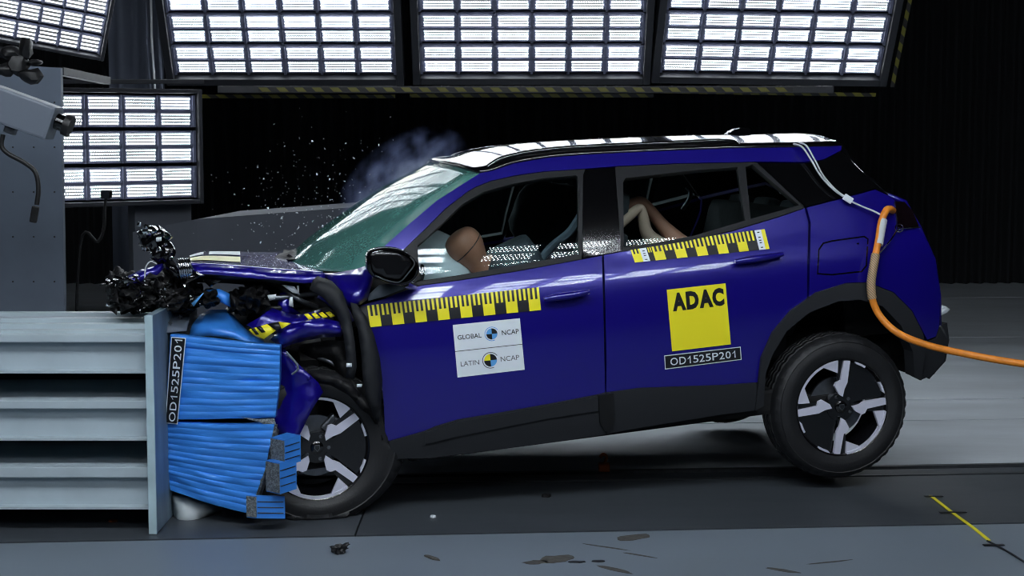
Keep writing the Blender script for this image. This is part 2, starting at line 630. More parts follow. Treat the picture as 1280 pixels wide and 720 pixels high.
def rig(name, label, cat, group, loc, rot, cols, mods, pitch, mat_led, hazard=None, split=True, margin=.10, ratio=.94, fields=2, tile=1.0):
    """bank of flat led lamps in its own XZ plane, facing -Y; the origin is the middle of the bottom edge"""
    e = empty(name, label, cat, loc, rot, group)
    w = cols * pitch
    mh = pitch * ratio                                 # height of one module: two led fields (or one)
    H = mods * mh
    me = led_tile_mesh(pitch * .80 * tile, mh * (.345 if fields == 2 else .78) * tile)
    me.materials.append(mat_led)
    bm = bmesh.new()
    box(bm, (-w / 2 - margin / 2, .03, H / 2), (margin, .14, H + 2 * margin), bev=.006)
    box(bm, (w / 2 + margin / 2, .03, H / 2), (margin, .14, H + 2 * margin), bev=.006)
    box(bm, (0, .03, -margin / 2), (w, .14, margin), bev=.006)
    box(bm, (0, .03, H + margin / 2), (w, .14, margin), bev=.006)
    box(bm, (0, .11, H / 2), (w, .02, H))
    obj('frame', bm, M['frame'], e)
    if not split:
        big = bmesh.new()
    for k in range(mods):
        z0 = k * mh
        bm = bmesh.new()
        box(bm, (0, .05, z0 + mh / 2), (w * .99, .04, mh * .90), bev=.004)   # tray
        for c in range(cols + 1):
            x = -w / 2 * .985 + w * .985 * c / cols
            box(bm, (x, .018, z0 + mh / 2), (pitch * .07, .03, mh * .90))     # upright fins
        if fields == 2:
            box(bm, (0, .022, z0 + mh / 2), (w * .98, .02, mh * .07))
        tr = obj('lamp_module', bm, M['led_tray'], e)
        for c in range(cols):
            for r in ((0, 1) if fields == 2 else (.5,)):
                x = -w / 2 * .985 + w * .985 * (c + .5) / cols
                z = z0 + mh * (.5 + (r - .5) * .445)
                if split:
                    t = bpy.data.objects.new('led_field', me)
                    link(t, tr)
                    t.location = (x, .022, z)
                else:
                    g = bmesh.new(); g.from_mesh(me)
                    bmesh.ops.translate(g, vec=(x, .022, z), verts=g.verts)
                    tmp = bpy.data.meshes.new('t'); g.to_mesh(tmp); g.free()
                    big.from_mesh(tmp); bpy.data.meshes.remove(tmp)
    if not split:
        mm = bpy.data.meshes.new('led_field'); big.to_mesh(mm); big.free()
        mobj('led_field', mm, mat_led, e)
    if hazard:
        for (x, z, sx, sz) in hazard:
            boxo('hazard_tape', (x, -.045, z), (sx, .006, sz), M['hazard'], e, bev=0)
    return e


YR = 12.5
PB = 46 * YR / FPX                                     # column pitch of the big rigs
tilt = math.radians(32)
def place(px, py, Y):
    return at(px, py, Y)
bigW = 6 * PB
G = 'big overhead lamp rigs behind the car'
rig('lamp_rig', 'big overhead led lamp rig above the windscreen, the left of three', 'lamp rig', G, at(357, 96, YR), (tilt, 0, 0), 6, 10, PB, M['led'],
    [(0, -.14, bigW * .98, .03)], margin=.055)
rig('lamp_rig', 'big overhead led lamp rig above the car roof, the middle of three', 'lamp rig', G, at(664.5, 95, YR), (tilt, 0, 0), 6, 10, PB, M['led'],
    [(0, -.14, bigW * 1.1, .03)], margin=.055)
rig('lamp_rig', 'big overhead led lamp rig above the car tail, with hazard tape up its right edge', 'lamp rig', G, at(962, 95, YR), (tilt, math.radians(.8), math.radians(3)), 6, 10, PB, M['led'],
    [(0, -.12, bigW * .98, .03), (bigW / 2 + .095, .6, .03, 1.3)], margin=.055)
# cross rail under them, and the poles that carry each rig
p = at(640, 112, YR - .16)
bm = bmesh.new()
box(bm, p + Vector((.1, .03, 0)), (4.5, .05, .05), bev=.004)
tr = obj('cross_rail', bm, M['frame']); tag(tr, 'black horizontal rail with hazard tape under the three overhead lamp rigs', 'rail')
bm = bmesh.new(); box(bm, p + Vector((.1, .002, 0)), (3.9, .004, .03)); obj('hazard_tape', bm, M['hazard'], tr)

# side rig at the left and its stand
YS = 11.3
PS = .262
SYAW = math.radians(36)
c0 = at(247, 249, 11.6) - Vector((math.cos(SYAW), math.sin(SYAW), 0)) * 3.0 * PS
sr = rig('lamp_rig', 'upright led lamp rig standing at the left beside the grey steel panel', 'lamp rig', None, c0, (0, 0, SYAW), 6, 3, PS, M['led_side'], margin=.03, ratio=.92)
bm = bmesh.new()
box(bm, (2.2 * PS, .16, -c0.z / 2 - .02), (.42, .12, c0.z), bev=.01)
box(bm, (2.2 * PS, .16, -c0.z + .02), (.8, .7, .04), bev=.01)
obj('stand', bm, M['block'], sr)
bm = bmesh.new(); box(bm, (.0, .02, 3 * PS * .92 + .07), (1.7, .05, .03), Matrix.Rotation(math.radians(-1), 3, 'Y'), .004)
obj('top_rail', bm, M['frame'], sr)

# tilted rig, upper left corner
c1 = at(52, 66, 9.6)
rig('lamp_rig', 'tilted led lamp rig in the upper left corner above the grey camera', 'lamp rig', None, at(18, 50, 9.6), (math.radians(16), math.radians(10), math.radians(20)), 8, 4, .12, M['led_side'], margin=.02, ratio=.95, fields=1)
bm = bmesh.new(); tube(bm, [at(44, 40, 9.85), at(44, 40, 9.85) + Vector((0, 0, 6.45))], .03, 8, 1, False)
t = obj('hanging_pole', bm, M['frame']); tag(t, 'dark pole holding up the tilted lamp rig in the upper left corner', 'pole')

# rigs above the camera side, which light the near side of the car and mirror in its windows
FG = 'lamp rigs above the camera side'
for row, (yy, zz, tl_) in enumerate(((3.0, 4.55, 42), (-1.2, 4.3, 26))):  # the farther row is added to spread the front light over more lamps
    for i, x in enumerate((-2.75, .0, 2.75)):
        rig('lamp_rig', ('left', 'middle', 'right')[i] + (' led lamp rig hung nearer the car above the camera side of the hall' if row == 0 else ' led lamp rig farther back, added to spread the light from the camera side'), 'lamp rig', FG,
            (x, yy, zz), (math.radians(tl_), 0, PI), 4, 2, .62, M['led_front' if row == 0 else 'led_far'], split=False, ratio=1.05, tile=.9)

# ------------------------------------------------------------------ the car: its frame and its side surface
# car frame: x towards the tail (0 at the rear hub), y away from the near side, z up; the body stands nose-down after the impact
YAW = math.radians(13)
NOSE = math.radians(5)
RC = Matrix.Rotation(YAW, 3, 'Z') @ Matrix.Rotation(-NOSE, 3, 'Y')
HUB = at(1054, 509.7, 7.75)
ORG = HUB - RC @ Vector((0, -.86, .2))
car = empty('car', 'blue compact suv with a crushed front, nose against the blue barrier', 'car')
car.matrix_world = Matrix.Translation(ORG) @ RC.to_4x4()
RCI = RC.inverted()
CAMC = RCI @ (CAMP - ORG)
HW = [(.0, .83), (.15, .835), (.22, .845), (.30, .862), (.40, .875), (.55, .884), (.70, .886), (.80, .882), (.86, .876), (.90, .868), (.93, .857), (.96, .842), (.99, .825), (1.03, .801), (1.06, .787), (1.10, .771), (1.15, .747), (1.20, .721), (1.25, .693), (1.32, .652), (1.38, .613), (1.42, .585), (1.46, .555), (1.5, .52), (1.7, .2)]


def hw(z):
    if z > 1.03:
        t = z - 1.03
        return .801 - .43 * t - .354 * t * t
    if z <= HW[0][0]:
        return HW[0][1]
    for i in range(len(HW) - 1):
        if z <= HW[i + 1][0]:
            x0, y0 = HW[i]; x1, y1 = HW[i + 1]
            m0 = (HW[i + 1][1] - HW[i - 1][1]) / (HW[i + 1][0] - HW[i - 1][0]) if i else 0
            m1 = (HW[i + 2][1] - HW[i][1]) / (HW[i + 2][0] - HW[i][0]) if i + 2 < len(HW) else -1
            h = x1 - x0; t = (z - x0) / h
            return (2 * t**3 - 3 * t**2 + 1) * y0 + (t**3 - 2 * t**2 + t) * h * m0 + (-2 * t**3 + 3 * t**2) * y1 + (t**3 - t**2) * h * m1
    return HW[-1][1]


def side(x, z):
    s = hw(z)
    if x > .1:
        s -= .38 * (x - .1) ** 2
    if x < -1.7:
        s -= .07 * (x + 1.7) ** 2
    return s


def side_n(x, z):
    e = .004
    sx = (side(x + e, z) - side(x - e, z)) / (2 * e)
    sz = (side(x, z + e) - side(x, z - e)) / (2 * e)
    return Vector((-sx, -1, -sz)).normalized()


def car_ray(px, py, yl):
    """point of the car frame on the plane y = yl seen at the pixel"""
    d = RCI @ ray(px, py)
    return CAMC + d * ((yl - CAMC.y) / d.y)


def on_side(px, py, off=0.):
    y = -.85
    for _ in range(25):
        p = car_ray(px, py, y)
        y += .7 * (-(side(p.x, p.z) + off) - y)
    return car_ray(px, py, y)


def cdt(poly, step, extra=()):
    """triangulate a 2d outline with an inner grid; returns points and triangles, the outline first"""
    n = len(poly)
    x0 = min(p[0] for p in poly); x1 = max(p[0] for p in poly)
    z0 = min(p[1] for p in poly); z1 = max(p[1] for p in poly)
    pts = [Vector((p[0], p[1])) for p in poly]

    def near(q):
        for i in range(n):
            a = pts[i]; b = pts[(i + 1) % n]
            ab = b - a
            L2 = ab.length_squared
            t = 0 if L2 == 0 else max(0, min(1, (q - a).dot(ab) / L2))
            if (q - a - ab * t).length < step * .35:
                return True
        return False
    inner = []
    nx = int((x1 - x0) / step) + 2; nz = int((z1 - z0) / step) + 2
    for i in range(nx):
        for j in range(nz):
            q = Vector((x0 + (i + .5 * (j % 2)) * step, z0 + j * step * .87))
            if q.x < x1 and q.y < z1 and not near(q):
                c = False
                k = n - 1
                for m in range(n):
                    if (pts[m].y > q.y) != (pts[k].y > q.y) and q.x < (pts[k].x - pts[m].x) * (q.y - pts[m].y) / (pts[k].y - pts[m].y) + pts[m].x:
                        c = not c
                    k = m
                if c:
                    inner.append(q)
    V, E, F, *_ = delaunay_2d_cdt(pts + inner, [(i, (i + 1) % n) for i in range(n)], [], 1, 1e-5)
    out = []
    for f in F:
        f = list(f)
        a, b, c = V[f[0]], V[f[1]], V[f[2]]
        if (b - a).cross(c - a) < 0:
            f.reverse()
        out.append(f)
    return V, out


def dense(poly, step):
    o = []
    for i in range(len(poly)):
        a = Vector(poly[i][:2]); b = Vector(poly[(i + 1) % len(poly)][:2])
        k = max(1, int((b - a).length / step))
        for j in range(k):
            o.append(tuple(a + (b - a) * (j / k)))
    return o


def inset(poly, d):
    """shrink an outline by d, for panel gaps"""
    A = sum(poly[i][0] * poly[(i + 1) % len(poly)][1] - poly[(i + 1) % len(poly)][0] * poly[i][1] for i in range(len(poly)))
    s = 1 if A > 0 else -1
    o = []
    n = len(poly)
    for i in range(n):
        p0 = Vector(poly[i - 1]); p1 = Vector(poly[i]); p2 = Vector(poly[(i + 1) % n])
        a = (p1 - p0); b = (p2 - p1)
        if a.length < 1e-7 or b.length < 1e-7:
            o.append(tuple(p1)); continue
        a.normalize(); b.normalize()
        nn = Vector((-a.y - b.y, a.x + b.x)) * s
        if nn.length < 1e-6:
            o.append(tuple(p1)); continue
        nn.normalize()
        o.append(tuple(p1 + nn * d))
    return o


NEAR = []          # near-side panels, to be mirrored to the far side


def panel(name, pix, m, off=0., gap=.0016, depth=.03, step=.05, parent=None, mirror=True, local=None, label=None, mname=None, pat=None):
    """a closed body panel following the car's side, outlined by pixels"""
    if local is None:
        loc = [on_side(x, y, off) for x, y in dense(pix, 12)]
        poly = [(p.x, p.z) for p in loc]
    else:
        poly = local
    if gap:
        poly = inset(poly, gap)
    V, F = cdt(poly, step)
    n = len(V)
    vs = []; nor = []
    for v in V:
        vs.append((v.x, -(side(v.x, v.y) + off), v.y)); nor.append(side_n(v.x, v.y))
    fs = [tuple(f) for f in F]
    faces = list(fs)
    # rim and back
    ed = {}
    for f in fs:
        for i in range(len(f)):
            ed[(f[i], f[(i + 1) % len(f)])] = 1
    bvs = [Vector(vs[i]) - nor[i] * depth for i in range(n)]
    allv = vs + [tuple(b) for b in bvs]
    for (a, b) in ed:
        if (b, a) not in ed:
            faces.append((a, a + n, b + n, b))
    for f in fs:
        faces.append(tuple(i + n for i in reversed(f)))
    me = bpy.data.meshes.new(name)
    me.from_pydata(allv, [], faces)
    me.update()
    nf = len(fs)
    # exact normals on the outer skin
    ln = []
    for pi, pl in enumerate(me.polygons):
        pl.use_smooth = True
        for li in pl.loop_indices:
            if pi < nf:
                ln.append(tuple(nor[me.loops[li].vertex_index]))
            else:
                vi = me.loops[li].vertex_index
                ln.append(tuple(-nor[vi - n]) if pi >= len(me.polygons) - nf else tuple(pl.normal))
    me.normals_split_custom_set(ln)
    if m is M['paint']:
        for i in range(nf, len(me.polygons)):
            if i >= len(me.polygons) - nf:
                me.polygons[i].material_index = 1
    o = mobj(name, me, [m, M['inner']] if m is M['paint'] else m, parent or car, label=label)
    if mirror:
        NEAR.append((o, mname or name, parent))
    return o


# outlines shared by neighbours (pixels of the photograph)
roof_edge = [(600, 216), (617, 212.5), (641, 204), (682, 197), (729, 193), (820, 188.6), (912, 185), (1001, 183.5), (1052, 182)]
apillar = [(466, 326), (478, 310), (484, 304), (512, 279), (545, 251), (576, 231)]
trim_top = [(506, 311), (528, 290), (557, 261), (585, 239.5), (594.5, 234), (613, 226.5), (642, 220), (679.5, 214.6), (740, 210.6), (771, 208), (848, 204.5), (924, 203), (944, 202.3)]
belt_low = [(512, 360), (526, 356.5), (571, 350.5), (642, 339.5), (727, 324), (753.5, 318.6), (776, 314.5), (820, 308), (858, 302), (916, 288.5), (975, 270.5), (1006, 260)]
clad_top = [(486, 552), (531, 539), (545, 533), (573, 524.5), (628, 515.5), (684, 505.5), (746.5, 493.5), (757.5, 491), (767, 489.5), (800, 485), (870, 482.5), (900, 481.5), (946, 478.5)]
clad_low = [(943, 513.5), (900, 519), (800, 535), (757.5, 543), (732.6, 547), (670, 556.5), (569, 569), (540, 573), (492, 574)]
arch_out = [(944, 513.5), (946, 495), (948.4, 480), (952, 448), (966, 416), (989, 388.5), (1021, 365.5), (1057.6, 354), (1085, 353), (1117, 365.5), (1140, 388.5), (1154, 416), (1158, 434), (1152, 476)]
arch_in = [(1143, 472), (1141, 440), (1126, 407), (1103, 383), (1076, 375), (1048, 377), (1012, 391), (984, 414), (966, 443.5), (958, 466), (956, 490), (955, 508)]

panel('roof_side', apillar + roof_edge + [(1052, 188), (1030, 199.5), (1007, 203)] + trim_top[::-1] + [(500, 318), (480, 332)], M['paint'])
fd = panel('front_door', [(447, 384), (455, 380), (480, 373), (505, 363.5)] + belt_low[1:5] + [(752.6, 319.2), (753.5, 342), (755, 400), (756, 455), (756.8, 491)] + clad_top[:7][::-1] + [(481, 540), (479, 500), (474, 450), (463, 415)], M['paint'], depth=.05)
rd = panel('rear_door', [(754.6, 318.6)] + belt_low[6:] + [(1011, 278), (1010.5, 300), (1009.5, 330), (1009, 373), (989, 388.5), (966, 416), (952, 448), (947, 478)] + clad_top[7:12][::-1] + [(757.8, 455), (756.8, 400), (755.3, 342)], M['paint'], depth=.05)
qp = panel('quarter_panel', [(1008, 259.5), (1040, 251), (1080, 240.5), (1094, 236.5), (1112, 245), (1119, 251), (1122, 285.5), (1149, 284.5), (1160, 305), (1167.5, 324), (1172, 345), (1174.5, 370), (1174.5, 407), (1170, 421), (1159, 425), (1154, 416), (1140, 388.5), (1117, 365.5), (1085, 353), (1057.6, 354), (1021, 365.5), (1011, 372.5), (1012, 330), (1013, 278)], M['paint'], depth=.05)
panel('fuel_groove', [(1021.3, 343), (1022.8, 311.5), (1028.5, 303.2), (1040, 300.2), (1080.5, 294.7), (1085.8, 298.4), (1083.8, 332.5), (1077.5, 340.2), (1063, 341.7), (1040, 344.3)], M['gloss'], off=.0012, depth=.004, parent=qp, mirror=False, gap=0)
panel('fuel_flap', [(1022, 342), (1023.5, 312), (1029, 304), (1040, 301), (1080, 295.5), (1085, 299), (1083, 332), (1077, 339.5), (1063, 341), (1040, 343.5)], M['paint'], off=.0025, depth=.006, parent=qp, mirror=False, gap=.004)
tl = panel('tail_lamp', [(1118.5, 251), (1131, 252), (1141, 263), (1149, 283), (1122, 285)], M['tail'], off=.012, depth=.05)
panel('rear_bumper', [(1158, 434), (1160, 426), (1171, 422), (1175, 407), (1184, 403), (1187, 425), (1182, 448), (1168, 468), (1150, 476), (1144, 472), (1148, 455)], M['clad'], depth=.06)
panel('front_sill_cladding', clad_top[:8] + [(757.2, 543)] + clad_low[4:], M['clad'], off=.012, depth=.07, mname='front_sill_cladding')
panel('rear_sill_cladding', clad_top[7:] + [(946, 495)] + clad_low[:4], M['clad'], off=.012, depth=.07)
panel('sill_ridge', [(531, 541), (573, 527), (684, 508), (748, 496), (748, 514), (684, 524), (573, 546), (531, 556)], M['clad'], off=.020, depth=.012)
panel('jacking_point', [(748, 494), (768, 491), (768, 530), (758, 541), (750, 530)], M['black'], off=.024, depth=.03, mirror=False)
panel('rear_arch_cladding', arch_out + arch_in, M['clad'], off=.022, depth=.07, step=.03)

# glasshouse
FTOP = [(722, 221), (719.7, 219.4), (679.5, 223), (642, 229.5), (604, 240), (578, 255.5), (547, 285), (522, 307)]
panel('front_window_frame', trim_top[:8] + [(732, 211.2), (729, 219), (728, 319), (723.5, 318)] + FTOP + [(525, 350), (511, 356), (503, 330)], M['trim'], off=.004, step=.03, gap=.001)
panel('belt_moulding', [(512, 356), (525, 350.5), (571, 344), (642, 332), (717, 318), (727.5, 316)] + [belt_low[4]] + belt_low[:4][::-1], M['trim'], off=.006, gap=.001, step=.03)
panel('front_window', FTOP + [(525, 351), (571, 345), (642, 333), (723, 317.5)], M['clear'], off=-.008, gap=-.006, depth=.004, step=.025)
panel('b_pillar', [(729, 212), (769, 209.2), (777, 314), (754, 317.8), (728.5, 322)], M['gloss'], off=.001, gap=.001, step=.03)
RG = [(780, 306.5), (779, 226), (782, 222.5), (818.6, 218.5), (877, 212), (922, 209), (931.5, 275.5)]
panel('rear_window_frame', [(769, 209), (771, 208.2), (848, 204.7), (924, 203.2), (944, 202.5), (946, 204), (940, 206), (932, 208.5), (922, 209), (877, 212), (818.6, 218.5), (782, 222.5), (779, 226), (780, 306.5), (776.5, 313)], M['trim'], off=.004, gap=.0005, step=.03)
panel('belt_moulding', [(777.5, 309), (818.6, 303.7), (869, 294), (932, 275.3), (999, 256.3), (1006, 259.6), (975, 270.2), (916, 288), (858, 301.7), (820, 307.7), (777.5, 314)], M['trim'], off=.006, gap=.0005, step=.03)
panel('rear_window', RG + [(869, 295), (818.6, 304.7)], M['clear'], off=-.008, gap=-.006, depth=.004, step=.025)
panel('window_divider', [(922, 208.8), (932, 208.3), (938.5, 274.8), (931.5, 276.5)], M['trim'], off=.005, gap=.0005, step=.03)
panel('quarter_window', [(932, 208), (941, 206), (999, 256.3), (938, 275)], M['clear'], off=-.008, gap=-.006, depth=.004, step=.025)
panel('quarter_trim', [(940, 205), (946, 203.2), (1006, 258.8), (999, 256.6)], M['trim'], off=.005, gap=.0005, step=.03)
panel('rear_pillar', [(947, 203.5), (1007, 204), (1030, 200), (1052, 189), (1075, 212), (1110, 243.5), (1094, 235.7), (1080, 239.7), (1040, 250), (1007, 258.8)], M['gloss'], off=.001, gap=.001, step=.04)


def handle(pix, cup, lock=None):
    pts = [on_side(x, y, .035) for x, y in pix]
    h = tubeo('door_handle', pts, lambda t: .009 + .008 * math.sin(PI * t), M['paint'], car, 10)
    panel('handle_cup', cup, M['paint'], off=.002, depth=.004, parent=h, mirror=False, gap=0, step=.02)
    if lock:
        p = on_side(*lock, .03)
        bm = bmesh.new(); blob(bm, p, (.009, .012, .009), 1, 0)
        obj('lock_barrel', bm, M['chrome'], h, 180)
    return h


handle([(680, 374), (696, 371.5), (715, 369), (737, 364.5)], [(690, 366), (699, 356), (716, 353.5), (727, 358), (728, 374), (720, 381), (704, 384), (695, 378)], (735.5, 366))
handle([(919, 327), (935, 325), (955, 322), (979, 317.5)], [(936, 318), (945, 314.5), (960, 314), (970, 318), (970, 326), (960, 332), (946, 334), (937, 329)])

# mirror the near side
for o, nm, par in list(NEAR):
    me = o.data.copy()
    bm = bmesh.new(); bm.from_mesh(me)
    bmesh.ops.scale(bm, vec=(1, -1, 1), verts=bm.verts)
    bmesh.ops.reverse_faces(bm, faces=bm.faces)
    bm.to_mesh(me); bm.free()
    if 'custom_normal' in me.attributes:
        me.attributes.remove(me.attributes['custom_normal'])
    me.set_sharp_from_angle(angle=math.radians(40))
    c = bpy.data.objects.new(nm, me)
    link(c, car)


# roof: lofted over from one edge to the other
def loft_y(name, edge, m, crown, n=14, thick=.02, xb=None, parent=None, smooth=60, shrink=0.):
    """edge: near-side points of the car frame; spanned to the mirrored edge with a crown in z and a bow in x"""
    me = bpy.data.meshes.new(name)
    vs = []; fs = []
    for i, p in enumerate(edge):
        c = crown(i / (len(edge) - 1)) if callable(crown) else crown
        b = xb(i / (len(edge) - 1)) if xb else 0
        for k in range(n + 1):
            t = -1 + 2 * k / n
            q = 1 - abs(t) ** 2.4
            vs.append((p.x + b * q, -(p.y - shrink) * -t if False else p.y * -t * (1 if not shrink else 1), p.z + c * q))
    for i in range(len(edge) - 1):
        for k in range(n):
            a = i * (n + 1) + k
            fs.append((a, a + 1, a + n + 2, a + n + 1))
    me.from_pydata(vs, [], fs)
    bm = bmesh.new(); bm.from_mesh(me)
    bmesh.ops.recalc_face_normals(bm, faces=bm.faces)
    bm.to_mesh(me); bm.free()
    o = mobj(name, me, m, parent or car, 180)
    if thick:
        s = o.modifiers.new('thickness', 'SOLIDIFY'); s.thickness = thick; s.offset = 0
    return o


RE = [on_side(x, y) for x, y in catmull([(x, y, 0) for x, y in roof_edge], 5) for x, y in [(x, y)]] if False else [on_side(v.x, v.y) for v in catmull([(x, y, 0) for x, y in roof_edge], 4)]
roof = loft_y('roof', RE, M['gloss'], .05, 14, .02, lambda t: -.10 * max(0, 1 - t * 4))
for s in (-1, 1):
    pts = [Vector((p.x, (p.y + .035) * -s if s > 0 else p.y + .035, p.z + .032)) for p in RE[6:-6:3]]
    pts = [pts[0] + Vector((-.06, 0, -.03))] + pts + [pts[-1] + Vector((.06, 0, -.03))]
    tubeo('roof_rail', pts, .013, M['gloss'], car)
# shark fin aerial
bm = bmesh.new()
fin = [car_ray(x, y, 0) for x, y in ((898, 178), (904, 170), (914, 162.5), (922, 160), (933, 159.5), (936, 162), (936, 178))]
prism(bm, [(p.x, p.z) for p in fin], -.035, .035)
bmesh.ops.bevel(bm, geom=bm.edges[:], offset=.006, segments=2, affect='EDGES')
obj('roof_aerial', bm, M['gloss'], car)
# windscreen
ws = [on_side(x, y, -.012) for x, y in ((455, 341), (466, 328), (478, 312), (512, 282), (545, 253.5), (576, 233), (599, 218))]
ws = catmull(ws, 3)
loft_y('windscreen', ws, M['windscreen'], lambda t: .012 + .038 * t, 16, .006, lambda t: -.28 + .18 * t)
# tailgate, rear window and spoiler
rear = [on_side(x, y) for x, y in ((1052, 184), (1075, 212), (1110, 243.5), (1131, 252), (1149, 284), (1167, 324), (1174, 370), (1174.5, 407), (1184, 425), (1180, 450), (1160, 472))]
loft_y('rear_window_glass', rear[:3], M['gloss'], 0, 12, .02, lambda t: .02)
loft_y('tailgate', rear[2:8], M['paint'], 0, 12, .02, lambda t: .03)
loft_y('rear_bumper_skin', rear[7:], M['clad'], 0, 12, .02, lambda t: .05)
# pale marker at the rear bumper corner
p = car_ray(1171, 392, -.76)
bm = bmesh.new()
blob(bm, (p.x, p.y + .03, p.z + .01), (.075, .06, .026), 3, .15)
obj('bumper_insert', bm, M['white'], car, 180)

# under and inside the shell
bm = bmesh.new()
box(bm, (-1.2, 0, .24), (3.1, 1.56, .06), bev=.02)          # floor pan
box(bm, (-2.35, 0, .55), (.08, 1.4, .7))                    # firewall
box(bm, (.34, 0, .62), (.4, 1.2, .3), bev=.05)              # luggage floor
box(bm, (-1.0, 0, .18), (2.6, .34, .08), bev=.02)           # tunnel and exhaust
for s in (-1, 1):
    box(bm, (-1.1, s * .74, .26), (1.9, .12, .12), bev=.02)
obj('underbody', bm, M['inner'], car)
for s in (-1, 1):
    bm = bmesh.new()
    rg = []
    n = 18
    for k in range(n + 1):
        a = PI * (.01 + .98 * k / n)
        rg.append([bm.verts.new((.02 + .43 * math.cos(a), s * y, .26 + .46 * math.sin(a))) for y in (.46, .80)])
    for a, b in zip(rg, rg[1:]):
        bm.faces.new((a[0], a[1], b[1], b[0]))
    bm.faces.new([r[0] for r in rg])
    obj('rear_wheel_well', bm, M['inner'], car)
bm = bmesh.new()
tube(bm, [(.0, -.7, .2), (0, .7, .2)], .04, 8, 1, False)
tube(bm, [(-.5, -.5, .25), (0, -.6, .2)], .035, 8, 1, False)
tube(bm, [(-.5, .5, .25), (0, .6, .2)], .035, 8, 1, False)
obj('rear_axle', bm, M['black'], car)
bm = bmesh.new()
box(bm, (-2.12, 0, .92), (.34, 1.42, .22), bev=.06)
box(bm, (-2.0, 0, 1.01), (.2, .5, .1), bev=.03)
obj('dashboard', bm, M['inner'], car)
loft_y('headlining', [Vector((p.x, p.y * .93, p.z - .04)) for p in RE[2:-3:3]], M['inner'], .04)


def seat(x, y, wd, name='front_seat'):
    bm = bmesh.new()
    box(bm, (x - .08, y, .52), (.52, wd, .16), Matrix.Rotation(math.radians(8), 3, 'Y'), .05)
    box(bm, (x + .24, y, .82), (.15, wd, .62), Matrix.Rotation(math.radians(18), 3, 'Y'), .06)
    o = obj(name, bm, M['seat'], car, 60)
    return o


for y in (-.37, .37):
    s = seat(-1.28, y, .48)
    boxo('headrest', (-.90, y, 1.20), (.11, .26, .17), M['seat'], s, Matrix.Rotation(math.radians(14), 3, 'Y'), .045)
s = seat(-.33, 0, 1.25, 'rear_seat')
for y, in ((-.36,), (0,), (.36,)):
    boxo('headrest', (.02, y, 1.08), (.09, .22, .14), M['greyp'], s, Matrix.Rotation(math.radians(14), 3, 'Y'), .04)
# steering wheel, airbags
bm = bmesh.new()
R = Matrix.Rotation(math.radians(-62), 3, 'Y')
ring = [Vector((-1.92, -.37, .90)) + R @ Vector((.18 * math.cos(t), .18 * math.sin(t), 0)) for t in [2 * PI * k / 20 for k in range(21)]]
tube(bm, ring, .015, 8, 1, False)
tube(bm, [(-1.92, -.37, .90), (-2.05, -.37, .85)], .03, 8, 1, False)
obj('steering_wheel', bm, M['black'], car, 60)
p = car_ray(547, 334, -.30)
bm = bmesh.new()
blob(bm, (p.x, -.29, p.z - .02), (.165, .25, .20), 5, .14, 3, Matrix.Rotation(math.radians(-35), 3, 'Y'))
obj('driver_airbag', bm, M['airbag'], car, 180)
p = car_ray(690, 272, .35)
bm = bmesh.new()
blob(bm, (p.x, .42, p.z), (.22, .10, .2), 9, .2, 3)
obj('curtain_airbag', bm, M['shirt'], car, 180)
tubeo('seat_belt', [car_ray(727, 268, -.55), car_ray(712, 290, -.5), car_ray(690, 308, -.45), car_ray(672, 330, -.42)], .02, M['greyp'], car, 6)
# grab handle and far pillar edge seen through the rear window
tubeo('grab_handle', [car_ray(858, 234, .55), car_ray(863, 240, .53), car_ray(861, 250, .53), car_ray(853, 262, .55)], .012, M['greyp'], car, 6)

# ------------------------------------------------------------------ wheels
RR = .228


def polar(pts):
    return [(RR * r * math.cos(math.radians(a)), RR * r * math.sin(math.radians(a))) for r, a in pts]


